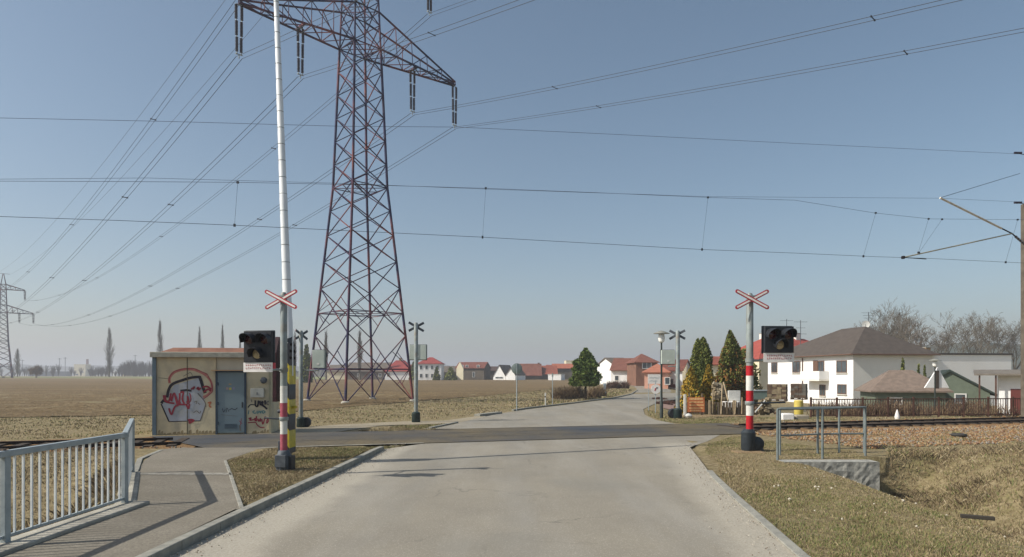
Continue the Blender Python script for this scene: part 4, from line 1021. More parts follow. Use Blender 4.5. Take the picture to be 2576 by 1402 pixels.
# heap of rubble under netting, white boards, green crate
def heap(name, label, u, v, D, w, h, m1, m2, n=60):
    o = MB(); x = XU(u, D); z0 = EYE - (v - HZ) * D / F
    for i in range(n):
        a = random.random(); zz = a * h; r = w / 2 * (1 - .5 * a); s = random.uniform(.12, .26)
        o.box((x + random.uniform(-r, r), D + random.uniform(-r, r) * .6, z0 + zz), (s, s, s * .6), random.choice((m1, m2)), rz=random.random() * 3, rx=random.random() * .8)
    return tag(o.build(name, smooth=False), label, 'rubble')
heap('stone_heap', 'heap of pale stones stacked on the yard side of the fence below the conifers', 1807, 1006, 38, .75, 1.0, M_STACK, mat('pale_rubble', hexc('a59a84'), hexc('8b806c'), 5, .9), 70)
boxthing('leaning_board', 'large white panel leaning in the yard left of the red and white post', 'panel', 1832, 1863, 983, 1012, 37.5, .1, M_WHITE)
def tank(b, w, h, d): b.tube([(-w / 2, .0, h), (w / 2, .0, h)], .05, M_GALV, 6)
def bath(label, u0, u1, v0, v1, D):
    k = D / F; w, h = (u1 - u0) * k, (v1 - v0) * k; m = MB()
    m.prism([(-w / 2 + .15, 0), (w / 2 - .05, 0), (w / 2, h), (-w / 2, h)], 0, .7, M_SIGNW); o = m.build('tub', bevel=.03); o.location = (XU((u0 + u1) / 2, D), D, EYE - (v1 - HZ) * k); return tag(o, label, 'tub')
bath('cream slanted tub under the white panel in the yard', 1822, 1864, 1011, 1026, 37.0)
boxthing('green_tank', 'grey-green metal tank behind the red and white post', 'tank', 1893, 1930, 983, 1006, 39, .8, mat('grey_green_metal', hexc('75857c'), hexc('67776f'), 2, .6), detail=tank)
def timber(label, pts, r=.04, m=None):
    b = MB(); b.tube([P(*p) for p in pts], r, m or M_WOODP, 6); return tag(b.build('timber'), label, 'timber', 'loose timbers in the yard')
timber('upright pale timber left of the tub', [(1793, 1041, 35.7), (1793, 990, 35.7)]); timber('bright pale timber beside the stone heap', [(1814, 1042, 35.6), (1817, 968, 36)])
timber('slanting pale timber leaning over the stone heap', [(1832, 1010, 36), (1820, 962, 37)]); timber('thin upright timber in front of the tub', [(1849, 1042, 35.6), (1851, 1008, 35.6)]); timber('upright timber right of the tub', [(1866, 1042, 35.6), (1867, 1000, 35.6)])
timber('slanting white timber right of the red and white post', [(1900, 1037, 34.6), (1927, 1005, 36)], .035, M_WHITE)
heap('stone_heap', 'low heap of earth-coloured slabs right of the red and white post', 1925, 1040, 36, 1.1, .75, M_STACK, M_STACKD, 40)
# yellow barrel standing on a wrapped bag, blocks
k = 34 / F; xb = XU(2009, 34)
m = MB(); zt_, zb_ = EYE - 62 * k, EYE - 101 * k; rr = 11 * k
m.lathe([(rr * .9, zb_), (rr, zb_ + .04), (rr, zb_ + (zt_ - zb_) * .48), (rr * .93, zb_ + (zt_ - zb_) * .5), (rr, zb_ + (zt_ - zb_) * .52), (rr, zt_ - .04), (rr * .85, zt_)], mat('yellow_plastic', hexc('d6c265'), hexc('c6b25a'), 3, .4), 18, (xb, 34, 0)); tag(m.build('barrel'), 'yellow plastic barrel standing on a pale slab by the track', 'barrel')
def slab(label, u0, u1, v0, v1, D, m):
    return boxthing('concrete_block', label, 'block', u0, u1, v0, v1, D, .6, m, 0, 'concrete blocks by the track', bevel=.05)
slab('white wrapped block left of the yellow barrel', 1968, 1999, 1041, 1062, 31.4, M_SIGNW); slab('tan concrete block carrying the yellow barrel', 2002, 2036, 1045, 1063, 31.6, mat('tan_concrete', hexc('a69c88'), hexc('8f8674'), 3, .9))
m = MB(); m.lathe([(.10, 0), (.12, .1), (.07, .3), (.03, .42), (.01, .46)], M_SIGNW, 10, (XU(2257, 32.2), 32.2, 0)); tag(m.build('cone_marker'), 'small white cone-shaped marker by the rusty garden fence', 'marker')
# rusty garden fence: posts, top rails, dark mesh panels
random.seed(21)
M_FRUST = mat('rust_brown_fence', hexc('634639'), hexc('4a352c'), 4, .85)
gf = thing('garden_fence', 'long low rust-brown garden fence with thin bars along the far side of the railway', 'fence', (XU(2040, 33), 33, 0))
fy = lambda x: 33.0 + (x - 14.8) * .10
x = XU(2040, 33)
for i in range(13):
    y = fy(x); zb2 = H(x, y); m = MB(); m.box((x, y, zb2 + .47), (.08, .08, 1.1), M_FRUST); m.build('post', gf, world=True)
    xn = x + 1.35
    m = MB()
    for z in (.12, .92): m.box(((x + xn) / 2, (fy(x) + fy(xn)) / 2, zb2 + z), (1.3, .04, .05), M_FRUST, rz=.0997)
    nb = 9
    for j in range(nb):
        xx = x + 1.35 * (j + 1) / (nb + 1); m.box((xx, fy(xx), zb2 + .5), (.022, .02, .82), M_FRUST)
    m.build('panel', gf, world=True, smooth=False); x = xn
# hedge of low brown brush in the gardens
def scatter_twigs(mb, cx, cy, rx_, ry_, h, n, ms, zb=None, thick=.012, lean=.35):
    for i in range(n):
        a = random.random() * 2 * pi; r = sqrt(random.random()); x = cx + rx_ * r * cos(a); y = cy + ry_ * r * sin(a); z = H(x, y) if zb is None else zb
        hh = h * random.uniform(.5, 1) * (1 - .35 * r); p = Vector((x, y, z - .03)); q1 = p + Vector((random.uniform(-1, 1) * lean * hh * .5, random.uniform(-1, 1) * lean * hh * .5, hh * .55)); q2 = q1 + Vector((random.uniform(-1, 1) * lean * hh, random.uniform(-1, 1) * lean * hh, hh * .45))
        m_ = random.choice(ms); w = thick; 
        mb.tube([p, q1, q2], [w, w * .75, w * .35], m_, 3, cap=False)
M_TWIG = mat('bare_twig', hexc('796551'), rough=.9); M_TWIG2 = mat('pale_twig', hexc('8d785a'), rough=.9); M_TWIG3 = mat('dark_twig', hexc('4c4035'), rough=.9)
b = MB()
for i in range(26):
    u = random.uniform(2050, 2600); D = random.uniform(34.2, 38); scatter_twigs(b, XU(u, D), D, .9, .6, random.uniform(.6, 1.2), 130, [M_TWIG, M_TWIG2, M_TWIG3], thick=.016)
struct(tag(b.build('garden_brush', smooth=False, fix=False), 'brown leafless garden brush behind the rusty fence', 'brush'), 'stuff')

# ================================================================ BUILDINGS
def building(name, label, cx, cy, zb, rot, w, d, hw, hr, kind, wm, rm, wins=(), chims=(), cat='house', ov=.35, hipin=None, frame=None, group=None, doors=(), roof_t=.14):
    t = thing(name, label, cat, (cx, cy, zb), rot, group)
    m = MB(); m.box((0, 0, hw / 2), (w, d, hw), wm)
    if kind == 'x': m.prism([(-d / 2, hw), (d / 2, hw), (0, hw + hr * (d / 2) / (d / 2 + .0))], -w / 2 + .002, w / 2 - .002, wm, 'YZ')
    if kind == 'y': m.prism([(-w / 2, hw), (w / 2, hw), (0, hw + hr)], -d / 2 + .002, d / 2 - .002, wm, 'XZ')
    m.build('wall', t, smooth=False)
    m = MB()
    if kind in 'xy':
        L, B = (w, d) if kind == 'x' else (d, w); sl = hr / (B / 2); e = ov * sl; th = roof_t
        prof = [(-B / 2 - ov, hw - e), (0, hw + hr), (B / 2 + ov, hw - e), (B / 2 + ov, hw - e + th), (0, hw + hr + th * 1.2), (-B / 2 - ov, hw - e + th)]
        prof = [(a, z + .01) for a, z in prof]
        o_ = .2
        if kind == 'x': m.prism(prof, -L / 2 - o_, L / 2 + o_, rm, 'YZ')
        else: m.prism(prof, -L / 2 - o_, L / 2 + o_, rm, 'XZ')
    elif kind == 'h':
        hi2 = hipin[1] if isinstance(hipin, tuple) else None; hipin = hipin[0] if isinstance(hipin, tuple) else hipin
        hi = hipin if hipin is not None else d / 2; a, b2 = w / 2 + ov, d / 2 + ov; r = max(.05, w / 2 - hi)
        vs = [(-a, -b2, hw), (a, -b2, hw), (a, b2, hw), (-a, b2, hw), (-a, -b2, hw + .12), (a, -b2, hw + .12), (a, b2, hw + .12), (-a, b2, hw + .12), (-r, 0, hw + hr), (r if hi2 is None else w / 2 - hi2, 0, hw + hr)]
        m.add(vs, [(3, 2, 1, 0), (0, 1, 5, 4), (1, 2, 6, 5), (2, 3, 7, 6), (3, 0, 4, 7), (4, 5, 9, 8), (5, 6, 9), (6, 7, 8, 9), (7, 4, 8)], rm)
    elif kind == 'f': m.box((0, 0, hw + .09), (w + .2, d + .2, .18), rm)
    elif kind == 's':      # single pitch falling to the front
        m.add([(-w / 2 - .3, -d / 2 - ov, hw), (w / 2 + .3, -d / 2 - ov, hw), (w / 2 + .3, d / 2 + ov, hw + hr), (-w / 2 - .3, d / 2 + ov, hw + hr), (-w / 2 - .3, -d / 2 - ov, hw + .12), (w / 2 + .3, -d / 2 - ov, hw + .12), (w / 2 + .3, d / 2 + ov, hw + hr + .12), (-w / 2 - .3, d / 2 + ov, hw + hr + .12)], [(3, 2, 1, 0), (0, 1, 5, 4), (1, 2, 6, 5), (2, 3, 7, 6), (3, 0, 4, 7), (4, 5, 6, 7)], rm)
    rf = m.build('roof', t, smooth=False)
    if name == 'house' and 'large white' in label:
        m = MB(); m.box((w / 2 + .012, .02, hw / 2 - .01), (.02, d - .02, hw - .02), W_GREY); m.build('shaded_side_skin', t, smooth=False)  # thin grey skin: the shade on this side is put into the colour
    for (x, y, s, h, cm_) in chims:
        zc = hw + .1; m = MB(); m.box((x, y, zc + (hr + h) / 2), (s, s, hr + h), cm_); m.box((x, y, zc + hr + h + .04), (s + .1, s + .1, .08), M_CONC); m.build('chimney', rf)
    fm_ = frame or M_WFR
    for (f, s, z0, ww, hh) in wins:
        fr = MB(); pn = MB()
        def put(mbx, ww_, hh_, dd, mm, o=0, dz=0, so=0):
            if f == 'f': mbx.box((s + so, -d / 2 - o, z0 + hh / 2 + dz), (ww_, dd, hh_), mm)
            elif f == 'r': mbx.box((w / 2 + o, s + so, z0 + hh / 2 + dz), (dd, ww_, hh_), mm)
            elif f == 'l': mbx.box((-w / 2 - o, s + so, z0 + hh / 2 + dz), (dd, ww_, hh_), mm)
        tf = .09
        put(fr, ww, tf, .1, fm_, .01, hh / 2 - tf / 2); put(fr, ww, tf, .1, fm_, .01, -hh / 2 + tf / 2); put(fr, tf, hh - 2 * tf, .1, fm_, .01, 0, ww / 2 - tf / 2); put(fr, tf, hh - 2 * tf, .1, fm_, .01, 0, -ww / 2 + tf / 2)
        if ww > .8: put(fr, .06, hh - 2 * tf, .09, fm_, .01)
        fo = fr.build('window', t, smooth=False)
        put(pn, ww - 2 * tf, hh - 2 * tf, .05, M_GLASS, .005); pn.build('pane', fo, smooth=False)
    for (f, s, z0, ww, hh, dm) in doors:
        m = MB()
        if f == 'f': m.box((s, -d / 2 - .01, z0 + hh / 2), (ww, .08, hh), dm)
        elif f == 'r': m.box((w / 2 + .01, s, z0 + hh / 2), (.08, ww, hh), dm)
        elif f == 'l': m.box((-w / 2 - .01, s, z0 + hh / 2), (.08, ww, hh), dm)
        m.build('door', t, smooth=False)
    return t
W_WHITE = mat('white_render', hexc('f3f2ef'), hexc('eceae6'), .6, .9); W_GREY = mat('pale_grey_render', hexc('ebe7dd'), hexc('e3dfd4'), .4, .9, c3=hexc('d8d3c8'), scale3=.3)
W_CREAM = mat('cream_render', hexc('e2d8bb'), hexc('d6ccaf'), .6, .9); W_PINK = mat('pink_render', hexc('d7a58e'), hexc('c8937b'), .6, .9); W_BRN = mat('dull_brown_wall', hexc('6f6557'), hexc('5c5348'), .7, .9)
R_BROWN = mat('brown_roof', hexc('595048'), hexc('4e463f'), 2, .8, bump=.3, bscale=6); R_RED = mat('red_tiles', hexc('93523f'), hexc('7d4536'), 1.2, .85, bump=.3, bscale=8); R_ORG = mat('orange_tiles', hexc('a9634a'), hexc('98563f'), 1.2, .85)
R_DRED = mat('dark_red_tiles', hexc('7b4a3c'), hexc('693d33'), 1.2, .85); R_GRB = mat('grey_brown_tiles', hexc('71665b'), hexc('5f564d'), 1.2, .85)
R_BRICK = mat('brick_red_tiles', hexc('7f5344'), hexc('704639'), 1.2, .85); M_CHIM = mat('tan_chimney', hexc('b39369'), hexc('9b7d58'), 4, .9)
W_GREEN = mat('green_boards', hexc('6c7565'), hexc('626b5b'), 2, .85)
# --- big white house with the brown hip roof (corner near (35.7,70))
rot = radians(8); ex, ey = Vector((cos(rot), sin(rot))), Vector((-sin(rot), cos(rot)))
cn_ = Vector((XU(2146, 70), 70)); w_, d_ = 17.2, 9.2; c = cn_ + ex * (d_ / 2) + ey * (w_ / 2); zb = -1.9; eave = EYE + 52 * 70 / F - zb
def sl_(u):   # distance along the left face from the near corner
    t_ = (u - CX) / F; return (cn_.x - t_ * cn_.y) / (t_ * ey.y - ey.x)
def zl(u, v):
    L = sl_(u); yy = cn_.y + ey.y * L; return EYE - (v - HZ) * yy / F - zb
wins = []
for (u0, u1, v0, v1) in ((2105, 2131, 907, 938), (2058, 2074, 908, 938), (1994, 2014, 909, 938), (1941, 1956, 912, 938), (2107, 2130, 967, 992), (2062, 2077, 968, 996), (1996, 2012, 968, 992)):
    a, b = sl_(u0), sl_(u1); z1, z0 = zl((u0 + u1) / 2, v0), zl((u0 + u1) / 2, v1); wins.append(('f', w_ / 2 - (a + b) / 2, z0, abs(b - a), z1 - z0))
a, b = sl_(2046), sl_(2057)
wh = building('house', 'large white house with brown hip roof, balcony and brown-framed windows', c.x, c.y, zb, rot - pi / 2, w_, d_, eave, 3.35, 'h', W_WHITE, R_BROWN, wins, [(2.2, 1.7, .6, -.3, M_CHIM)], frame=M_BROWNW, hipin=(9.0, 4.4), ov=.5,
              doors=[('f', w_ / 2 - (a + b) / 2, zl(2051, 948), abs(a - b), zl(2051, 907) - zl(2051, 948), M_BROWNW)])
m = MB(); s0, s1 = sl_(2037), sl_(2086); zb1, zb2 = zl(2060, 958), zl(2060, 947)
xx0 = w_ / 2 - (s0 + s1) / 2; ww = abs(s0 - s1)
m.box((xx0, -d_ / 2 - .6, zb1 + .08), (ww, 1.2, .2), W_GREY); m.box((xx0, -d_ / 2 - 1.17, zb1 + .62), (ww, .06, .9), W_WHITE); m.box((xx0 + ww / 2 - .03, -d_ / 2 - .6, zb1 + .62), (.06, 1.08, .9), W_WHITE); m.box((xx0 - ww / 2 + .03, -d_ / 2 - .6, zb1 + .62), (.06, 1.08, .9), W_WHITE)
m.build('balcony', wh, smooth=False)
m = MB(); s = w_ / 2 - sl_(2020); m.tube([(s, -d_ / 2 - .08, .2), (s, -d_ / 2 - .08, eave - .1)], .06, M_BROWNW, 8); m.build('drainpipe', wh)
for a_, b_ in (((-w_ / 2 - .5, -d_ / 2 - .55), (w_ / 2 + .5, -d_ / 2 - .55)), ((w_ / 2 + .55, -d_ / 2 - .5), (w_ / 2 + .55, d_ / 2 + .5))):
    m = MB(); m.tube([(*a_, eave + .04), (*b_, eave + .04)], .07, M_BROWNW, 8); m.build('gutter', wh)
for (f, s, z0, ww_, hh_) in wins:
    m = MB(); m.box((s, -d_ / 2 - .08, z0 - .05), (ww_ + .2, .16, .06), W_GREY); m.build('sill', wh)
# satellite dish and aerial on the roof
m = MB(); m.tube([(2.0, 2.0, eave + 1.2), (2.0, 2.0, eave + 5.2)], .04, M_GREYBOX, 6)
for z, L in ((5.5, .9), (5.2, .7), (4.9, .6)): m.tube([(2.0, 2.0 - L, eave + z - .4), (2.0, 2.0 + L, eave + z - .4)], .02, M_GREYBOX, 4)
m.build('aerial', wh)
m = MB(); m.lathe([(.01, .1), (.25, .06), (.42, 0), (.43, -.02), (.25, .03), (.01, .06)], M_WHITE, 18, (0, 0, 0), axis='Y'); m.tube([(0, .05, 0), (0, .05, -1.6)], .03, M_GREYBOX, 6); o = m.build('satellite_dish', wh); o.location = (2.2, 1.5, eave + 3.75); o.rotation_euler = (0, 0, pi / 2 - .5)
# long grey flat-roofed wing behind/right of it
w2, d2 = 9.8, 9; c2 = cn_ + ex * (9.2 + w2 / 2 + .05) + ey * (d2 / 2 + .3); hv = EYE + 52 * 72 / F - zb
building('annexe', 'long pale grey windowless flat-roofed building right of the white house', c2.x, c2.y, zb, rot, w2, d2, hv, 0, 'f', mat('annexe_render', hexc('f7f5f0'), hexc('efece5'), .3, .9), mat('dark_roof_edge', hexc('4a443f')), (), [(-.8, 1, .6, .9, M_CHIM)], cat='building')
# red roofed house behind the signal
building('house', 'red-roofed house partly hidden behind the right signal and its post', XU(1985, 104), 106, -.5, radians(20), 19, 11, 4.9, 3.6, 'h', W_CREAM, mat('bright_red_tiles', hexc('a34f42'), hexc('934439'), 1.5, .8), [('l', 0, 2.6, 1.1, 1.3)], [(2.5, 0, .8, .7, W_GREY), (-3.5, 1, .5, .6, W_GREY)])
def aerial(u, v0, v1, D, label):
    x, y, z1 = P(u, v0, D); z0 = EYE - (v1 - HZ) * D / F; m = MB(); m.tube([(x, y, z0), (x, y, z1)], .05, M_GREYBOX, 5)
    for i, L in enumerate((1.0, .7, .9)): m.tube([(x - L, y, z1 - .25 - i * .9), (x + L, y, z1 - .25 - i * .9)], .03, M_GREYBOX, 4)
    tag(m.build('roof_aerial'), label, 'aerial', 'aerials above the red-roofed house')
aerial(2014, 806, 870, 100, 'tall roof aerial above the red-roofed house, right of the signal lamps'); aerial(1979, 803, 870, 102, 'roof aerial rising just behind the top of the right signal lamps')
# sheds
k = 50 / F
gx_ = XU(2377, 52); 
building('shed', 'green boarded garden shed with a low dark gable and white windows', XU(2379, 55), 55, -1.2, radians(-28), 5.2, 6, EYE - 42 * 52 / F + 1.2, 1.6, 'y', W_GREEN, mat('dark_green_roof', hexc('2e3832'), hexc('3a443d'), 2, .8), [('f', -1.2, 1.1, .9, .8), ('f', .7, 1.1, .8, .8)], cat='shed', ov=.5)
building('shed', 'low shed with a broad faded brown-pink tiled roof left of the green shed', XU(2266, 54), 54, -1.2, radians(-14), 4.9, 4.5, EYE - 44 * 50 / F + 1.2, 1.75, 'h', W_GREEN, mat('faded_pink_roof', hexc('857467'), hexc('74665a'), 3, .85, bump=.3, bscale=8), [('f', -1.0, 1.0, .9, .6)], cat='shed', ov=.4, hipin=1.6)
m = MB(); x = XU(2324, 49); kk = 49 / F; m.prism([(-29 * kk, 0), (30 * kk, 0), (3 * kk, 50 * kk)], 0, .12, W_WHITE); m.box((0, -.03, 20 * kk), (.25, .06, 44 * kk), mat('dull_timber', hexc('4f453b'))); o = m.build('gable_board', smooth=False); o.location = (x, 47.5, EYE - 30 * kk); tag(o, 'white triangular gable board with a dark upright between the two sheds', 'gable')
bp = thing('porch', 'porch-roofed white outbuilding with a red door at the right edge', 'outbuilding', (XU(2566, 45), 46, -1.2), radians(-34))
m = MB(); m.box((.9, 0, 1.65), (3.0, 2.6, 3.3), W_WHITE); m.build('wall', bp, smooth=False)
m = MB(); m.add([(-2.0, -2.2, 3.3), (3.4, -2.2, 3.3), (3.4, 1.6, 3.6), (-2.0, 1.6, 3.6), (-2.0, -2.2, 3.42), (3.4, -2.2, 3.42), (3.4, 1.6, 3.72), (-2.0, 1.6, 3.72)], [(3, 2, 1, 0), (0, 1, 5, 4), (1, 2, 6, 5), (2, 3, 7, 6), (3, 0, 4, 7), (4, 5, 6, 7)], mat('grey_tin_roof', hexc('7f776c'), hexc('6e665c'), 3, .8)); m.build('roof', bp, smooth=False)
for x in (-1.7, -.8): m = MB(); m.box((x, -2.0, 1.65), (.1, .1, 3.3), M_FRUST); m.build('post', bp, smooth=False)
m = MB(); m.box((.35, -1.32, 1.25), (.65, .08, 2.3), mat('dull_red_door', hexc('673630'))); m.build('door', bp, smooth=False)
m = MB(); m.box((1.6, -1.32, 1.6), (.6, .08, .8), M_GLASS); m.build('window', bp, smooth=False)
# --- village row far across the field (about 200 m away)
def vh(name, label, u0, u1, vtop, veave, D, depth, kind, wm, rm, rot=0.0, wins=(), chims=(), vb=957, cat='house', **kw):
    k = D / F; x = XU((u0 + u1) / 2, D); zb = H(x, D); w = (u1 - u0) * k
    hw = EYE + (HZ - veave) * k - zb; hr = (veave - vtop) * k
    return building(name, label, x, D + depth / 2, zb - .2, rot, w, depth, hw + .2, hr, kind, wm, rm, wins, chims, cat=cat, group='village houses across the field', **kw)
vh('house', 'village house with cream gable end and long grey-brown front under a brown roof', 1152, 1226, 912, 926, 200, 7, 'x', W_BRN, R_DRED, radians(-14), [('f', -2.4, 3.6, .9, 1.1), ('f', -.9, 3.6, .9, 1.1), ('f', 2.6, 3.6, .9, 1.1), ('f', 1.2, 1, .8, 1.6), ('l', -1.2, 3.4, .8, 1.1), ('l', 1.2, 3.4, .8, 1.1)])
k2 = 198 / F; m = MB(); xg = XU(1157, 198); ww = 20 * k2; m.prism([(-ww / 2, 0), (ww / 2, 0), (ww / 2, 3.4), (0, 5.4), (-ww / 2, 3.4)], 0, .3, W_CREAM)
o = m.build('gable_wall', smooth=False); o.rotation_euler = (0, 0, radians(-26)); o.location = (xg, 197.5, H(xg, 198)); tag(o, 'cream gable front standing at the left end of the brown-roofed village house', 'gable')
vh('barn', 'long dark brown-roofed barn just right of the cream-gabled village house', 1226, 1268, 923, 933, 208, 8, 'x', W_BRN, mat('dark_brown_roof', hexc('55423b'), hexc('4a3a34'), 1, .85), cat='barn')
vh('house', 'white triangular-gabled house, left one of the two white gables', 1252, 1286, 919, 946, 196, 7, 'y', W_WHITE, R_GRB, radians(-26), [('f', 0, .6, 2.6, .6)], ov=.1, roof_t=.1)
vh('house', 'white-gabled house, right one of the two white gables', 1284, 1311, 927, 944, 194, 7, 'y', W_WHITE, R_GRB, radians(-26), ov=.1, roof_t=.1)
vh('barn', 'long red-tiled barn behind the round traffic sign', 1302, 1362, 916, 944, 205, 9, 'x', W_BRN, R_BRICK, chims=[(3, 0, .6, .3, R_BRICK)], cat='barn')
vh('barn', 'lower brick-red barn roof beside the white garages', 1358, 1402, 921, 941, 207, 9, 'x', W_BRN, R_RED, cat='barn')
vh('garage', 'low white garage block with pale grey doors at the field edge', 1384, 1418, 943, 943, 192, 4, 'f', W_WHITE, M_WHITE, radians(-20), cat='garage')
vh('house', 'orange-roofed house with dull brown wall left of the round green tree', 1392, 1452, 916, 927, 215, 9, 'x', W_BRN, R_ORG)
vh('building', 'distant beige block rising behind the orange roof', 1424, 1470, 907, 908, 280, 10, 'f', W_CREAM, W_CREAM, cat='building')
vh('house', 'long grey-roofed house seen through the left half of the pylon', 905 - 34, 975, 913, 934, 205, 9, 'x', W_BRN, R_GRB, 0, [('f', 1.5, 1, .9, 1.2), ('f', -2.5, 1, .9, 1.2), ('f', 4, 1, .9, 1.2)])
vh('house', 'low grey-roofed house at the left foot of the pylon', 822, 880, 919, 935, 212, 9, 'x', W_CREAM, R_GRB, 0, [('f', 2.5, 1, .9, 1.2)])
vh('house', 'brown-roofed house directly behind the pylon legs', 955, 1002, 921, 938, 214, 8, 'x', W_BRN, R_DRED)
vh('house', 'large red-roofed house between the pylon and the grey signal, chimney on top', 968, 1034, 906, 935, 196, 9, 'h', W_WHITE, mat('vivid_red_tiles', hexc('99443e'), hexc('873a35'), 1, .8), 0, [('f', -2.8, 1.2, .9, 1.2)], [(.0, 0, .7, .6, M_CHIM)], hipin=2.5)
vh('house', 'two-storey white house with red hip roof behind the grey signal', 1050, 1110, 898, 916, 194, 8, 'h', W_WHITE, mat('vivid_red_tiles', hexc('a83a38')), 0, [('f', x_, z_, .8, 1.2) for x_ in (-2.4, -.8, .8, 2.4) for z_ in (.9, 3.3)], hipin=3)
vh('house', 'dull low house between the white two-storey house and the cream gable', 1105, 1150, 922, 936, 216, 8, 'x', W_BRN, R_GRB)
vh('barn', 'brown barn roof showing behind the two white gables', 1240, 1312, 925, 939, 240, 8, 'x', W_BRN, R_DRED, cat='barn')
vh('house', 'dull red roof far behind the white garages', 1376, 1426, 919, 938, 250, 8, 'x', W_BRN, R_RED)
vh('house', 'low brown roof left of the grey signal post, behind the red-roofed house', 1006, 1052, 918, 936, 225, 8, 'x', W_BRN, R_DRED)
# houses along the road bend
vh('house', 'small white house with orange roof right of the round green tree', 1512, 1545, 914, 931, 150, 7, 'x', W_WHITE, R_ORG, radians(-26), vb=965)
vh('house', 'narrow white house with a tall beige side under a grey roof', 1528, 1578, 901, 921, 128, 8, 'x', W_WHITE, R_GRB, radians(20), vb=968)
vh('house', 'white house with long brown-red roof at the road bend', 1556, 1618, 902, 930, 124, 9, 'x', W_WHITE, R_BRICK, radians(-18), [('f', -1.2, 1, .8, 1)], ov=.5)
vh('house', 'tall house with brick-red hipped roof above the road bend', 1600, 1654, 888, 913, 114, 9, 'h', mat('brick_wall', hexc('86624f'), hexc('735344'), 1, .9), R_BRICK, 0, [('f', 0, 3.2, 1.6, 1.2)], hipin=2)
vh('house', 'pink-walled house with a salmon-orange hip roof left of the street lamp', 1640, 1698, 914, 938, 97, 8, 'h', W_PINK, mat('salmon_tiles', hexc('b3745c'), hexc('a56850'), 1.2, .85), radians(-15), [('f', 1.6, .8, .8, 1.1)], hipin=3, vb=975)
vh('house', 'white-walled house with brown-red roof between the lamp post and the conifers', 1690, 1745, 906, 932, 104, 8, 'x', W_WHITE, R_DRED, radians(-25), [('f', 0, .9, .8, 1.1)])
vh('house', 'cream house showing between the dark thuja and the spruce', 1775, 1830, 898, 918, 100, 8, 'x', W_CREAM, R_RED, 0, [('f', .5, 2, .8, 1)])
# low red wall and a white car at the road bend
wa_, wb2_ = G(1578, 968.5), G(1702, 981)
a_, b_ = Vector(wa_), Vector(wb2_); c_ = (a_ + b_) / 2; d__ = b_ - a_
m = MB(); m.box((c_.x, c_.y, H(c_.x, c_.y) + .2), (d__.length, .3, .55), mat('low_brick_wall', hexc('8a5547'), hexc('744a3e'), 2, .9), rz=atan2(d__.y, d__.x)); tag(m.build('low_wall', bevel=.02), 'low red-brown wall along the far edge of the road bend', 'wall')
cx_, cy_ = XU(1592, 128), 128
car = thing('parked_car', 'small white car parked by the houses at the far road bend', 'car', (cx_, cy_, H(cx_, cy_) + .35), radians(15))
m = MB(); m.prism([(-1.9, .3), (1.9, .3), (1.95, .75), (1.1, .9), (.6, 1.4), (-1.0, 1.42), (-1.7, .95), (-1.95, .85)], -.8, .8, M_SIGNW); m.build('body', car, bevel=.06)
m = MB(); m.prism([(.98, .93), (.56, 1.33), (-.95, 1.35), (-1.5, .98)], -.815, .815, M_GLASS); m.build('window', car)
for x_ in (-1.25, 1.2):
    for y_ in (-.74, .6): m = MB(); m.lathe([(.31, 0), (.33, .03), (.33, .14), (.31, .17)], M_BLACK, 16, (x_, y_, .32), axis='Y'); m.build('wheel', car)
# far left
vh('building', 'small white flat building far off on the left horizon with a brown chimney', 186, 215, 916, 917, 700, 9, 'f', W_CREAM, W_GREY, 0, [('f', -3, 1, 3, 2), ('f', 3, 3.5, 2, 2)], [(5.2, 0, 1.6, 5, R_DRED)], cat='building')
vh('building', 'tiny yellow building on the left horizon near the hut', 305, 325, 921, 925, 760, 8, 'x', mat('pale_yellow_render', hexc('d2b878')), R_GRB, cat='building')
vh('building', 'low white box on the left horizon beside the tall poplar', 282, 294, 932, 933, 720, 6, 'f', W_WHITE, W_WHITE, cat='building')
m = MB(); k = 650 / F; m.box((XU(125, 650), 650, H(0, 650) + 2.2), (98 * k, 6, 5), mat('dark_train', hexc('353c47'))); tag(m.build('long_barn'), 'long dark low barn on the left horizon', 'barn')

# ================================================================ TREES
def leafy(mb, pts, size, ms, flat=.5):
    """cross-shaped leaf clumps"""
    for p, wgt in pts:
        s = size * random.uniform(.6, 1.3); n = Vector((random.gauss(0, 1), random.gauss(0, 1), random.gauss(0, 1))).normalized(); a = n.orthogonal().normalized() * s; b = n.cross(a).normalized() * s * flat; c = Vector(p)
        m_ = ms[min(len(ms) - 1, max(0, int(random.gauss(wgt, .55) + .5)))]
        mb.add([c - a, c - b * .9, c + a, c + b], [(0, 1, 2, 3)], m_)
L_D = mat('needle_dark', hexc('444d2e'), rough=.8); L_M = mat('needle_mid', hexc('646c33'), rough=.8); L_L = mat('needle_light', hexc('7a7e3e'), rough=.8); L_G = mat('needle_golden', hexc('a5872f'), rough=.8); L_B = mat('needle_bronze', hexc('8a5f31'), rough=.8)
M_BARK = mat('bark', hexc('5b4a3a'), hexc('46392e'), 6, .95); M_BARKP = mat('pale_bark', hexc('9a8f80'), hexc('7f7466'), 2, .9); M_BARKG = mat('grey_bark', hexc('736b5e'), hexc('5e574b'), 2, .9)
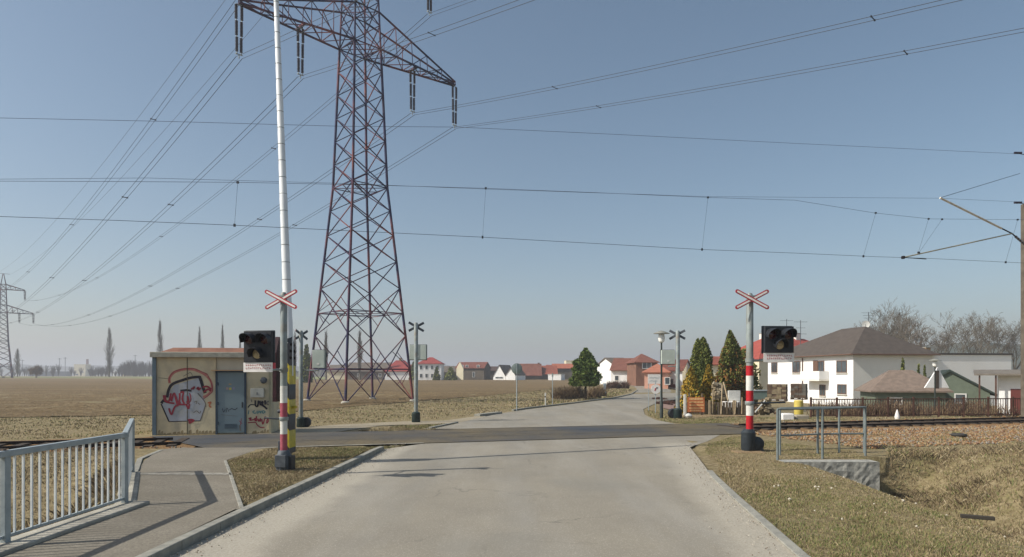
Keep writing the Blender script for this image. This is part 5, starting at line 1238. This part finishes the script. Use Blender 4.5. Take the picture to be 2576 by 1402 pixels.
def conifer(label, u, v0, v1, D, wpx, n, size, ms, shape, low=None, name='conifer_tree', trunk=.12, wob=.2, seed=1, zb=None, lift=0.0):
    random.seed(seed); x = XU(u, D); z0 = H(x, D) if zb is None else zb; k = D / F; top = EYE + (HZ - v0) * k - z0; R = wpx * k / 2 * 1.3
    t = thing(name, label, 'tree', (x, D, z0)); m = MB(); m.tube([(0, 0, -.2), (0, 0, top * .5), (0, 0, top * .93)], [trunk, trunk * .6, .02], M_BARK, 8)
    for i in range(14):
        zz = lift + (top - lift) * (.05 + .85 * i / 14); a = i * 2.4; rr = R * shape((zz - lift) / (top - lift)) * .8; m.tube([(0, 0, zz - .1), (rr * cos(a), rr * sin(a), zz + .1)], [.03, .01], M_BARK, 4)
    m.build('trunk', t); pts = []
    lob = [(random.random() * 2 * pi, random.random(), random.uniform(.75, 1.2)) for _ in range(26)]
    for i in range(n):
        hh = random.random() ** 1.25; a = random.random() * 2 * pi
        rr = R * shape(hh)
        # lobed outline
        best = min(lob, key=lambda l: (abs((a - l[0] + pi) % (2 * pi) - pi) * .6) ** 2 + ((hh - l[1]) * 3.0) ** 2)
        dl = sqrt((abs((a - best[0] + pi) % (2 * pi) - pi) * .6) ** 2 + ((hh - best[1]) * 3) ** 2)
        rr *= best[2] * (1.06 - wob * min(1, dl * 1.6)); r = rr * (.55 + .5 * random.random() ** .5)
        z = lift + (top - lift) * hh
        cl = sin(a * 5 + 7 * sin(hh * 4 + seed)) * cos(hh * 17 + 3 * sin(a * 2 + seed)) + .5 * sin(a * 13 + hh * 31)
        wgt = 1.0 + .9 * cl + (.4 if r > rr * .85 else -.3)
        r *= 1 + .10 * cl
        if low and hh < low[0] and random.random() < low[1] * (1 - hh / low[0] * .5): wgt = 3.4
        pts.append(((r * cos(a), r * sin(a), z + random.uniform(-.08, .08)), wgt))
    c = MB(); leafy(c, pts, size, ms); c.build('crown', t, smooth=False, fix=False); return t
thuja = lambda h: (min(1, .80 + h) if h < .35 else 1) * (1 - (max(0, h - .45) / .55) ** 2.2) ** .6
cone = lambda h: (1 - h) ** .72 * (1 if h > .12 else .85 + h)
ovalr = lambda h: max(.03, sin(pi * min(1, (h * .93 + .05)) ** .78)) ** .75
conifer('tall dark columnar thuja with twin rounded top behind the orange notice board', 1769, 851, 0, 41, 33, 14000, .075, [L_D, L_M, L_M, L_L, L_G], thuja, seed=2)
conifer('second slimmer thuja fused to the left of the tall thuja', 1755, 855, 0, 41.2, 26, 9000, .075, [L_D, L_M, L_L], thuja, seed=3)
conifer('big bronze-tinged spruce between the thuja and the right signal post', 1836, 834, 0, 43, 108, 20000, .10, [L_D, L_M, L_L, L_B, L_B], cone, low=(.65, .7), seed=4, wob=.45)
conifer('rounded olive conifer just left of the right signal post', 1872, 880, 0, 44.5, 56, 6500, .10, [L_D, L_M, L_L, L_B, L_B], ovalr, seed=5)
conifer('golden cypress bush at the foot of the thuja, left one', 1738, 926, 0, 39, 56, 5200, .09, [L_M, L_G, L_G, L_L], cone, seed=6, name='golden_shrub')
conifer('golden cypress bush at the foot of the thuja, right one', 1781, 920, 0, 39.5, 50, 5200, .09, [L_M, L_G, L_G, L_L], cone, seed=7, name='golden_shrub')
xR, yR = G(1472, 1005)
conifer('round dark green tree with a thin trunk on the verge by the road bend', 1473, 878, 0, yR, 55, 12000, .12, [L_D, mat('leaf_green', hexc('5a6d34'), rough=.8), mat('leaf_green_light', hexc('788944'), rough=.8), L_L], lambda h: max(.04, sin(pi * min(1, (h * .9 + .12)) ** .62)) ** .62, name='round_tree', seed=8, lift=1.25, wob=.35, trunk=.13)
conifer('slim dark conifer behind the left far signal', 771, 869, 0, 150, 24, 1400, .45, [L_D, L_M], cone, seed=9)
for i, (u, v0, D, w, lb) in enumerate(((1098, 925, 190, 14, 'small dark conifer left of the cream gable, nearer the white house'), (1133, 925, 190, 24, 'bushy dark conifer just left of the cream gable'), (1040, 912, 188, 14, 'olive conifer in front of the red-roofed village house'), (2271, 903, 58, 20, 'tapering conifer rising behind the pink-roofed shed'), (2311, 918, 58, 9, 'small conifer tip right of the tapering conifer'), (2326, 921, 58, 9, 'small conifer tip left of the white gable board'))):
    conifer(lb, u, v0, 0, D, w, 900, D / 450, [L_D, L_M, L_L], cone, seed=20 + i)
# bare trees
def bare(mb, p, d, L, r, lvl, spread, up, ms, rmin, nsub):
    q = p; dd = d; segs = 3; pts = [p]; rs = [r]
    for i in range(segs):
        dd = (dd + Vector((random.gauss(0, .12), random.gauss(0, .12), random.gauss(0, .08) + up * .12))).normalized(); q = q + dd * L / segs; pts.append(q); rs.append(max(rmin, r * (1 - .45 * (i + 1) / segs)))
    mb.tube(pts, rs, ms[0] if lvl > 2 else ms[1], 5 if lvl > 2 else 3, cap=False)
    if lvl == 0: return
    for k in range(nsub + (1 if lvl > 2 else 0)):
        f = random.uniform(.3, 1.0); i = min(segs - 1, int(f * segs)); b = pts[i].lerp(pts[i + 1], f * segs - i)
        ax = Vector((random.gauss(0, 1), random.gauss(0, 1), random.gauss(0, .3))); nd = (dd + ax.normalized() * spread + Vector((0, 0, up * .4))).normalized()
        bare(mb, b, nd, L * random.uniform(.55, .8), max(rmin, r * .5), lvl - 1, spread, up, ms, rmin, nsub)
def bare_tree(name, label, u, v0, D, zb=None, ms=None, spread=.8, up=.3, lvl=5, nsub=3, rmin=.018, r0=.22, trunkf=.3, seed=1, group=None, forks=3):
    random.seed(seed); x = XU(u, D); z0 = H(x, D) if zb is None else zb; Ht = EYE + (HZ - v0) * D / F - z0
    ms = ms or [M_BARKG, M_BARKG]; t = thing(name, label, 'tree', (x, D, z0), 0, group)
    m = MB(); hs = Ht * trunkf; m.tube([(0, 0, -.3), (0, 0, hs * .5), (random.uniform(-.1, .1), 0, hs)], [r0 * 1.15, r0, r0 * .85], ms[0], 8); m.build('trunk', t)
    c = MB(); top = Vector((0, 0, hs))
    for k in range(forks):
        a = 2 * pi * k / forks + random.random(); sp = spread * .55 * random.uniform(.4, 1.1)
        bare(c, top - Vector((0, 0, .2)), Vector((cos(a) * sp, sin(a) * sp, 1)).normalized(), (Ht - hs) * .42, r0 * .6, lvl, spread, up, ms, rmin, nsub)
    zmax = max(v[2] for v in c.v); s = Ht / zmax
    c.v = [(v[0] * s, v[1] * s, hs + (v[2] - hs) * (Ht - hs) / (zmax - hs)) for v in c.v]
    c.build('crown', t, smooth=False, fix=False); return t
BT = [(2228, 745, 118, 'tallest bare tree with wide grey crown just right of the satellite dish', [M_BARKG, M_BARKG], 31), (2275, 768, 112, 'bare tree with pale forked trunk above the hip roof end', [M_BARKP, M_BARKG], 32), (2312, 790, 125, 'brownish bare tree behind the pale forked one', [M_BARKG, M_TWIG], 33), (2375, 780, 120, 'bare grey tree above the annexe, left of its chimney', [M_BARKG, M_BARKG], 34),
      (2445, 775, 122, 'bare grey tree above the middle of the annexe roof', [M_BARKG, M_BARKG], 35), (2500, 792, 128, 'lower bare tree above the right part of the annexe', [M_BARKG, M_BARKG], 36), (2552, 796, 126, 'bare tree nearest the right edge of the picture', [M_BARKG, M_BARKG], 37), (2195, 800, 130, 'small bare tree peeping over the hip roof left of the dish', [M_BARKG, M_BARKG], 38)]
for u, v, D, lb, ms, sd_ in BT: bare_tree('bare_tree', lb, u, v, D, 0, ms, .75, .35, 6, 2, .015, .24, .22, sd_, 'bare winter trees behind the annexe', forks=4)
PT = [(275, 826, 300, 30, 'tall slim bare poplar on the left horizon, nearest the hut', 41, 0), (403, 808, 280, 22, 'bare poplar rising above the left end of the hut roof', 42, 1), (502, 822, 290, 16, 'bare poplar rising above the middle of the hut roof', 43, 1), (560, 818, 285, 14, 'slim bare poplar above the right part of the hut roof', 44, 1), (44, 878, 320, 22, 'short twin-stemmed bare poplar near the left picture edge', 45, 0),
      (604, 846, 300, 10, 'thin bare poplar beside the left signal lamps', 46, 1), (820, 836, 200, 16, 'bare poplar seen through the left bay of the pylon', 47, 0), (905, 832, 195, 20, 'bare poplar seen between the middle legs of the pylon', 48, 0), (742, 838, 210, 12, 'thin bare poplar left of the dark slim conifer', 49, 0)]
for u, v, D, wpx, lb, sd_, _ in PT:
    random.seed(sd_); x = XU(u, D); z0 = H(x, D); Ht = EYE + (HZ - v) * D / F - z0; R = wpx * D / F / 2
    t = thing('poplar_tree', lb, 'tree', (x, D, z0), 0, 'bare poplars along the field'); m = MB(); m.tube([(0, 0, -.2), (0, 0, Ht * .5), (0, 0, Ht * .98)], [.32, .2, .03], M_BARKG, 6); m.build('trunk', t)
    c = MB()
    for i in range(260):
        f = random.random(); zb1 = Ht * (.08 + .8 * f); a = random.random() * 2 * pi; prof = min(1, .35 + 1.6 * f) * (1 - max(0, f - .4) / .62) ** .8; rr = R * prof * random.uniform(.3, 1.05); L = Ht * random.uniform(.08, .2)
        p0 = Vector((0, 0, zb1)); p1 = Vector((cos(a) * rr * .7, sin(a) * rr * .7, zb1 + L * .45)); p2 = Vector((cos(a) * rr, sin(a) * rr, min(Ht, zb1 + L))); c.tube([p0, p1, p2], [.06, .045, .03], M_BARKG, 3, cap=False)
        if i % 2: c.tube([p1, p1 + Vector((random.uniform(-.5, .5), random.uniform(-.5, .5), L * .8))], [.035, .025], M_BARKG, 3, cap=False)
    c.build('crown', t, smooth=False, fix=False)
bare_tree('bare_bush', 'rounded brown bush at the field edge on the left horizon', 91, 916, 262, None, [M_TWIG, M_TWIG], 1.0, .1, 5, 3, .05, .25, .12, 51, forks=6)
def bush(name, label, u, v, D, w, h, n, ms, seed, thick=.016):
    random.seed(seed); x = XU(u, D); t = MB(); scatter_twigs(t, x, D, w / 2, w / 2 * .7, h, n, ms, thick=thick, lean=.5); o = t.build(name, smooth=False, fix=False); return tag(o, label, 'bush', 'brown bushes by the road bend')
bush('bare_bush', 'brown leafless bush just right of the thin grey post', 1412, 0, 58.5, 1.7, 1.5, 420, [M_TWIG, M_TWIG2], 61, .02); bush('bare_bush', 'brown leafless bush directly left of the round tree trunk', 1445, 0, 59.5, 2.0, 1.6, 520, [M_TWIG, M_TWIG2], 62, .02)
bush('bare_bush', 'narrow dry bush right of the round tree trunk', 1494, 0, 62, 1.3, 1.5, 260, [M_TWIG2, M_TWIG], 63, .02); bush('bare_bush', 'dry bush beside the pale utility cabinet', 1510, 0, 66, 1.2, 1.6, 260, [M_TWIG2, M_TWIG], 64, .02)
for i, u in enumerate((1537, 1549, 1571)): bush('bare_bush', ('clipped round reddish bush on the verge end, leftmost of three', 'clipped round reddish bush on the verge end, middle of three', 'clipped round reddish bush on the verge end, rightmost of three')[i], u, 0, 96, 1.2, 1.5, 300, [mat('red_twig', hexc('5e4238')), M_TWIG], 70 + i, .03)
for i, (u, D) in enumerate(((1671, 50), (1690, 53), (1660, 58))):
    bush('low_shrub', ('low dark red shrub bed left of the far right signal', 'low dark red shrub right behind the far right signal', 'low red shrub farthest up the paved strip')[i], u, 0, D, 1.4, .35, 260, [mat('red_twig', hexc('5e4238'))], 80 + i, .02)
# far woods and hills
M_FWOOD = mat('far_wood', hexc('4d4f48'), hexc('5e5a50'), .05, .95); M_HILL = mat('wooded_hill', hexc('3d4638'), hexc('545043'), .02, .95)
def ridge(name, label, ua, ub, D, vtop, jag, dep, m, step=3, kind='stuff'):
    random.seed(int(D)); mb = MB(); n = int((ub - ua) / step); k = D / F; fr, bk, bt, bb = [], [], [], []
    for i in range(n + 1):
        u = ua + (ub - ua) * i / n; v = vtop(u) + random.uniform(-jag, jag); z = EYE + (HZ - v) * k; x = XU(u, D)
        fr.append((x, D, z)); bt.append((x, D - dep * .3, 0)); bk.append((x, D + dep, z * .95)); bb.append((x, D + dep * 1.3, 0))
    vs = bt + fr + bk + bb; N = n + 1
    mb.add(vs, [(r * N + i, r * N + i + 1, (r + 1) * N + i + 1, (r + 1) * N + i) for r in range(3) for i in range(n)], m)
    o = mb.build(name, smooth=False); o['kind'] = kind
    if kind == 'stuff': tag(o, label, 'wood')
ridge('far_wood', 'hazy distant wood along the left horizon', -900, 1300, 1500, lambda u: 921 + 5 * sin(u * .011) + 3 * sin(u * .05), 3, 120, M_FWOOD)
ridge('far_wood', 'belt of far bare trees behind the village', 560, 1900, 420, lambda u: 931 + 4 * sin(u * .02) + 3 * sin(u * .07), 3, 30, M_FWOOD, 3)
ridge('hills', '', 2000, 3600, 430, lambda u: 935 - 70 * ss((u - 2100) / 330) + 4 * sin(u * .03), 2, 300, M_HILL, 6, 'structure')
# mid-distance hedgerow trees on the left (several bare trees one can tell apart)
random.seed(90)
hd = MB()
for i in range(110):
    u = random.choice((random.uniform(225, 380), random.uniform(-60, 380), random.uniform(300, 385))); D = random.uniform(420, 520); x = XU(u, D); h = random.uniform(4, 9) * (1.25 if u > 300 else 1)
    for j in range(40):
        a = random.random() * 2 * pi; r = random.uniform(0, 2.6); hd.tube([(x, D, H(x, D)), (x + r * .4 * cos(a), D + r * .4 * sin(a), H(x, D) + h * .5), (x + r * cos(a), D + r * sin(a), H(x, D) + h * random.uniform(.6, 1))], [.12, .09, .06], M_TWIG3, 3, cap=False)
struct(tag(hd.build('hedgerow', smooth=False, fix=False), 'far bare hedgerow trees along the left horizon', 'hedgerow'), 'stuff')
for i, (u, v) in enumerate(((340, 893), (56, 905), (164, 899), (150, 901))):
    D = 600; x, y, z = P(u, v, D); m = MB(); m.tube([(x, y, 0), (x, y, z)], .25, M_GREYBOX, 6); m.box((x, y, z - .8), (3.5, .3, .3), M_GREYBOX); tag(m.build('utility_pole'), ('distant utility pole with a crossbar just left of the hut', 'thin distant utility pole near the left edge', 'distant utility pole left of the small white building, right one of a pair', 'distant utility pole left of the small white building, left one of a pair')[i], 'utility pole', 'utility poles on the left horizon')

# ================================================================ GRASS, STONES
G1 = mat('grass_blade_straw', hexc('9c8d6c'), rough=.9); G2 = mat('grass_blade_olive', hexc('837c52'), rough=.9); G3 = mat('grass_blade_green', hexc('6d7646'), rough=.9); G4 = mat('grass_blade_brown', hexc('86755a'), rough=.9); G5 = mat('grass_blade_pale', hexc('a99b7f'), rough=.9)
def inpoly(px, py, poly_):
    c = False; n = len(poly_)
    for i in range(n):
        (x0, y0), (x1, y1) = poly_[i], poly_[(i + 1) % n]
        if (y0 > py) != (y1 > py) and px < (x1 - x0) * (py - y0) / (y1 - y0) + x0: c = not c
    return c
def grass(name, label, poly_, n, h, w, ms, wts, seed, clump=.6, yp=1.0):
    r = np.random.default_rng(seed); random.seed(seed); xs_ = [p[0] for p in poly_]; ys_ = [p[1] for p in poly_]; V_, F_, I_ = [], [], []; c = 0
    ymin, ymax = min(ys_), max(ys_)
    while c < n:
        x = random.uniform(min(xs_), max(xs_)); y = ymin + (ymax - ymin) * random.random() ** yp
        if not inpoly(x, y, poly_): continue
        nz_ = noise2(x * 2.1 + 5, y * 2.3) + .6 * noise2(x * 6.3, y * 5.9 + 2)
        if random.random() < clump * (.5 - nz_ * .8): continue
        z = H(x, y); hh = h * random.uniform(.4, 1.2) * (1 + .5 * nz_); a = random.random() * 2 * pi; ww = w * random.uniform(.7, 1.3) * (1 + max(0, y - 12) * .05)
        lx, ly = random.gauss(0, .55) * hh, random.gauss(0, .55) * hh; dx, dy = cos(a) * ww, sin(a) * ww; o = len(V_)
        V_ += [(x - dx, y - dy, z - .01), (x + dx, y + dy, z - .01), (x + lx * .45 + dx * .6, y + ly * .45 + dy * .6, z + hh * .6), (x + lx, y + ly, z + hh)]
        F_ += [(o, o + 1, o + 2, o + 3)]
        g2 = noise2(x * .9 + 11, y * .8) 
        ww_ = list(wts); ww_[2] *= max(.05, .6 + 3.2 * g2 + .8 * nz_); ww_[1] *= max(.15, 1 + 2.2 * g2); ww_[4] *= max(.1, .8 - 2 * g2)
        I_.append(random.choices(range(len(ms)), ww_)[0]); c += 1
    me = bpy.data.meshes.new(name); me.from_pydata(V_, [], F_)
    for m_ in ms: me.materials.append(m_)
    me.polygons.foreach_set('material_index', I_); me.update(); o = bpy.data.objects.new(name, me); COL.objects.link(o)
    tag(o, label, 'grass'); o['kind'] = 'stuff'; return o
GM = [G1, G2, G3, G4, G5]
rv = [(rx(y) + .13, y) for y in (5, 7.7, 9.5, 11.2, 12.5, 13.8)] + [(4.95, 16), (5.35, 18.5), (6.0, 20.4), trk(7.2, -3.0), (8.6, 20.4), (9.5, 18.5), (8.8, 16.6), (6.6, 16.55), (6.5, 16.0), (8.8, 15.95), (9.0, 13), (9.2, 9), (8, 5)]
grass('verge_grass', 'short dry grass on the verge right of the road', rv, 110000, .030, .005, GM, [3.2, 3.6, 3.0, 2.6, .8], 1, yp=1.3)
grass('bank_grass', 'long matted dead grass on the bank right of the ditch', [(9.0, 9), (9.1, 12), (9.2, 15), (9.3, 16.6), (10.5, 18.6), (14.5, 19.8), (18, 21), (17, 16), (14, 11), (12, 9)], 42000, .10, .007, GM, [4, 1.6, .7, 4, 2], 2, yp=1.2)
grass('verge_grass', 'dry grass on the triangle between the pavement and the left kerb', [(-4.15, 9.9), (-4.12, 13), (-3.98, 16), (-3.85, 18.4), trk(-4.2, -2.75), G(690, 1129, .1), G(640, 1141, .1), G(570, 1161, .1), G(583, 1195, .1), G(611, 1283, .1)], 50000, .036, .005, GM, [3, 2.4, 2, 3, 1.2], 3, yp=.9)
grass('ditch_grass', 'dry grass and weeds in the hollow behind the railing', [(-6.3, 6.5), (-6.2, 10.0), (-8.0, 13.6), (-9.0, 15.4), (-10.0, 17.6), (-10.8, 18.3), (-17, 17), (-15, 12), (-11, 7)], 30000, .05, .007, [G4, mat('grass_blade_dead', hexc('6d5f49'), rough=.9), G2, mat('grass_blade_dark', hexc('574c3b'), rough=.9), G5], [3, 4, 1, 3, .7], 4)
fl_ = [(-40, 34.5), (-26, 34), (-13, 37), (-10.6, 46), (-5, 60), (.3, 79), (6, 98), (4.0, 63), (1.5, 43), (-1.4, 36.5), (-3.4, 32.5), (-7.5, 28.5), (-9.2, 25.5), (-13, 23.6), trk(-14.5, 2.6), trk(-42, 2.6)]
grass('field_edge_grass', 'rough dry grass along the near edge of the ploughed field', fl_, 36000, .06, .012, GM, [3, 2.2, 1.0, 4.2, 1.0], 5, clump=.9, yp=1.7)
grass('verge_grass', 'thin grass strip beyond the crossing on the right', [G(1632, 1046), G(1668, 1062), G(1790, 1072), trk(11, 2.7), trk(26, 2.7), (20, 33.2), (12, 33.4), (8, 34.5), G(1718, 1041), G(1660, 1032), G(1628, 1033)], 26000, .05, .009, GM, [3, 2.4, 2.0, 2, 1.2], 6)
grass('island_grass', 'small grass island between the side path and the road', [G(900, 1086), G(1000, 1075), G(1080, 1069.5), G(1148, 1068), G(1085, 1083), G(1000, 1088)], 7000, .06, .009, GM, [3, 2.4, 2.2, 2, 1.2], 7)
grass('verge_grass', 'dry grass along the far left kerb of the road bend', [G(1310, 1026), G(1400, 1016), G(1480, 1006), G(1545, 998), G(1590, 985), G(1560, 975), G(1500, 985), G(1440, 996), G(1380, 1008)], 9000, .12, .02, GM, [3, 2.0, 1.6, 2.5, 1.2], 8)
GD = [mat('grass_blade_dead', hexc('6d5f49'), rough=.9), G4, mat('grass_blade_dark', hexc('574c3b'), rough=.9), G1, G5]
grass('dead_stalks', 'tall matted dead stalks in tufts on the bank of the ditch', [(8.7, 10), (8.9, 15.9), (9.2, 16.8), (11, 18.4), (16, 19.5), (17, 15), (13, 10)], 15000, .13, .007, GD, [3, 4, 2, 3, 1.5], 12, clump=1.25)
grass('verge_grass', 'thin grass creeping over the gravel right of the tube railing', [trk(10.5, -6.9), trk(11, -4.2), trk(22, -3.6), trk(27, -3.4), trk(27, -7), trk(16, -7.2)], 16000, .06, .008, GM, [3, 2.4, 2.2, 3, 1], 13, clump=.9)
grass('dead_stalks', 'ragged dead stalks along the foot of the railing strip', [(-6.15, 6.8), (-6.15, 10.2), (-7.9, 13.7), (-8.8, 15.4), (-9.6, 15.4), (-7.6, 11), (-7.0, 6.8)], 5000, .16, .007, GD, [3, 4, 2, 2, 1], 14, clump=1.1)
def stones(name, label, region, n, smin, smax, ms, seed, kind='stuff'):
    random.seed(seed); mb = MB()
    for _ in range(n):
        x, y = region(); s = random.uniform(smin, smax); z = H(x, y) + .03
        v = [Vector((a, b, c)) * s * random.uniform(.6, 1.1) for a, b, c in ((1, 0, 0), (-1, 0, 0), (0, 1, 0), (0, -1, 0), (0, 0, .8), (0, 0, -.8))]; R = Matrix.Rotation(random.random() * 6, 3, 'Z') @ Matrix.Rotation(random.random() * 2, 3, 'X')
        mb.add([R @ q_ + Vector((x, y, z)) for q_ in v], [(0, 2, 4), (2, 1, 4), (1, 3, 4), (3, 0, 4), (2, 0, 5), (1, 2, 5), (3, 1, 5), (0, 3, 5)], random.choice(ms))
    o = mb.build(name, smooth=False, fix=False); tag(o, label, 'stones'); o['kind'] = kind; return o
SB = [mat('stone_orange', hexc('94704c'), rough=.9), mat('stone_tan', hexc('a08a68'), rough=.9), mat('stone_brown', hexc('7d5f49'), rough=.9), mat('stone_grey', hexc('8a8378'), rough=.9), mat('stone_tan2', hexc('94795a'), rough=.9)]
def rgn1():
    s = random.uniform(8.2, 30); return trk(s, -1.1 - 6.6 * random.random() ** 1.3 if random.random() < .85 else random.uniform(-1, 2.2))
stones('ballast_stones', 'orange and tan ballast stones beside the track on the right', rgn1, 15000, .025, .06, SB, 1)
stones('ballast_stones', 'dull ballast stones between the rails on the left', lambda: trk(random.uniform(-26, -10.3), random.uniform(-2.6, 2.0)), 3500, .025, .06, SB[2:4] + SB[1:2], 2)
stones('loose_grit', 'loose grit stones scattered at the road edges', lambda: (lambda y: (random.choice((rx(y) - abs(random.gauss(0, .3)), kx(y) + .05 + abs(random.gauss(0, .22)))), y))(random.uniform(6, 20.5)), 1500, .006, .016, [mat('grit', hexc('b8b1a2'), rough=.9), mat('grit_dark', hexc('85796a'), rough=.9)], 3)
stones('verge_stones', 'scattered small white stones in the verge grass on the right', lambda: (random.uniform(4.5, 9), random.uniform(8.5, 15)), 45, .015, .035, [mat('white_pebble', hexc('c9c0ac'), rough=.9)], 4)

# ================================================================ HAZE
if HAZE > 0:
    hb = MB(); hm = bpy.data.materials.new('haze'); hm.use_nodes = True; n = hm.node_tree; n.nodes.clear()
    o_ = n.nodes.new('ShaderNodeOutputMaterial'); pv = n.nodes.new('ShaderNodeVolumePrincipled'); pv.inputs['Color'].default_value = (.93, .95, 1, 1); pv.inputs['Density'].default_value = HAZE; pv.inputs['Anisotropy'].default_value = .2
    n.links.new(pv.outputs[0], o_.inputs['Volume']); hb.box((0, 4300, 30), (12400, 9600, 68), hm); ho = hb.build('haze', smooth=False); ho['kind'] = 'stuff'
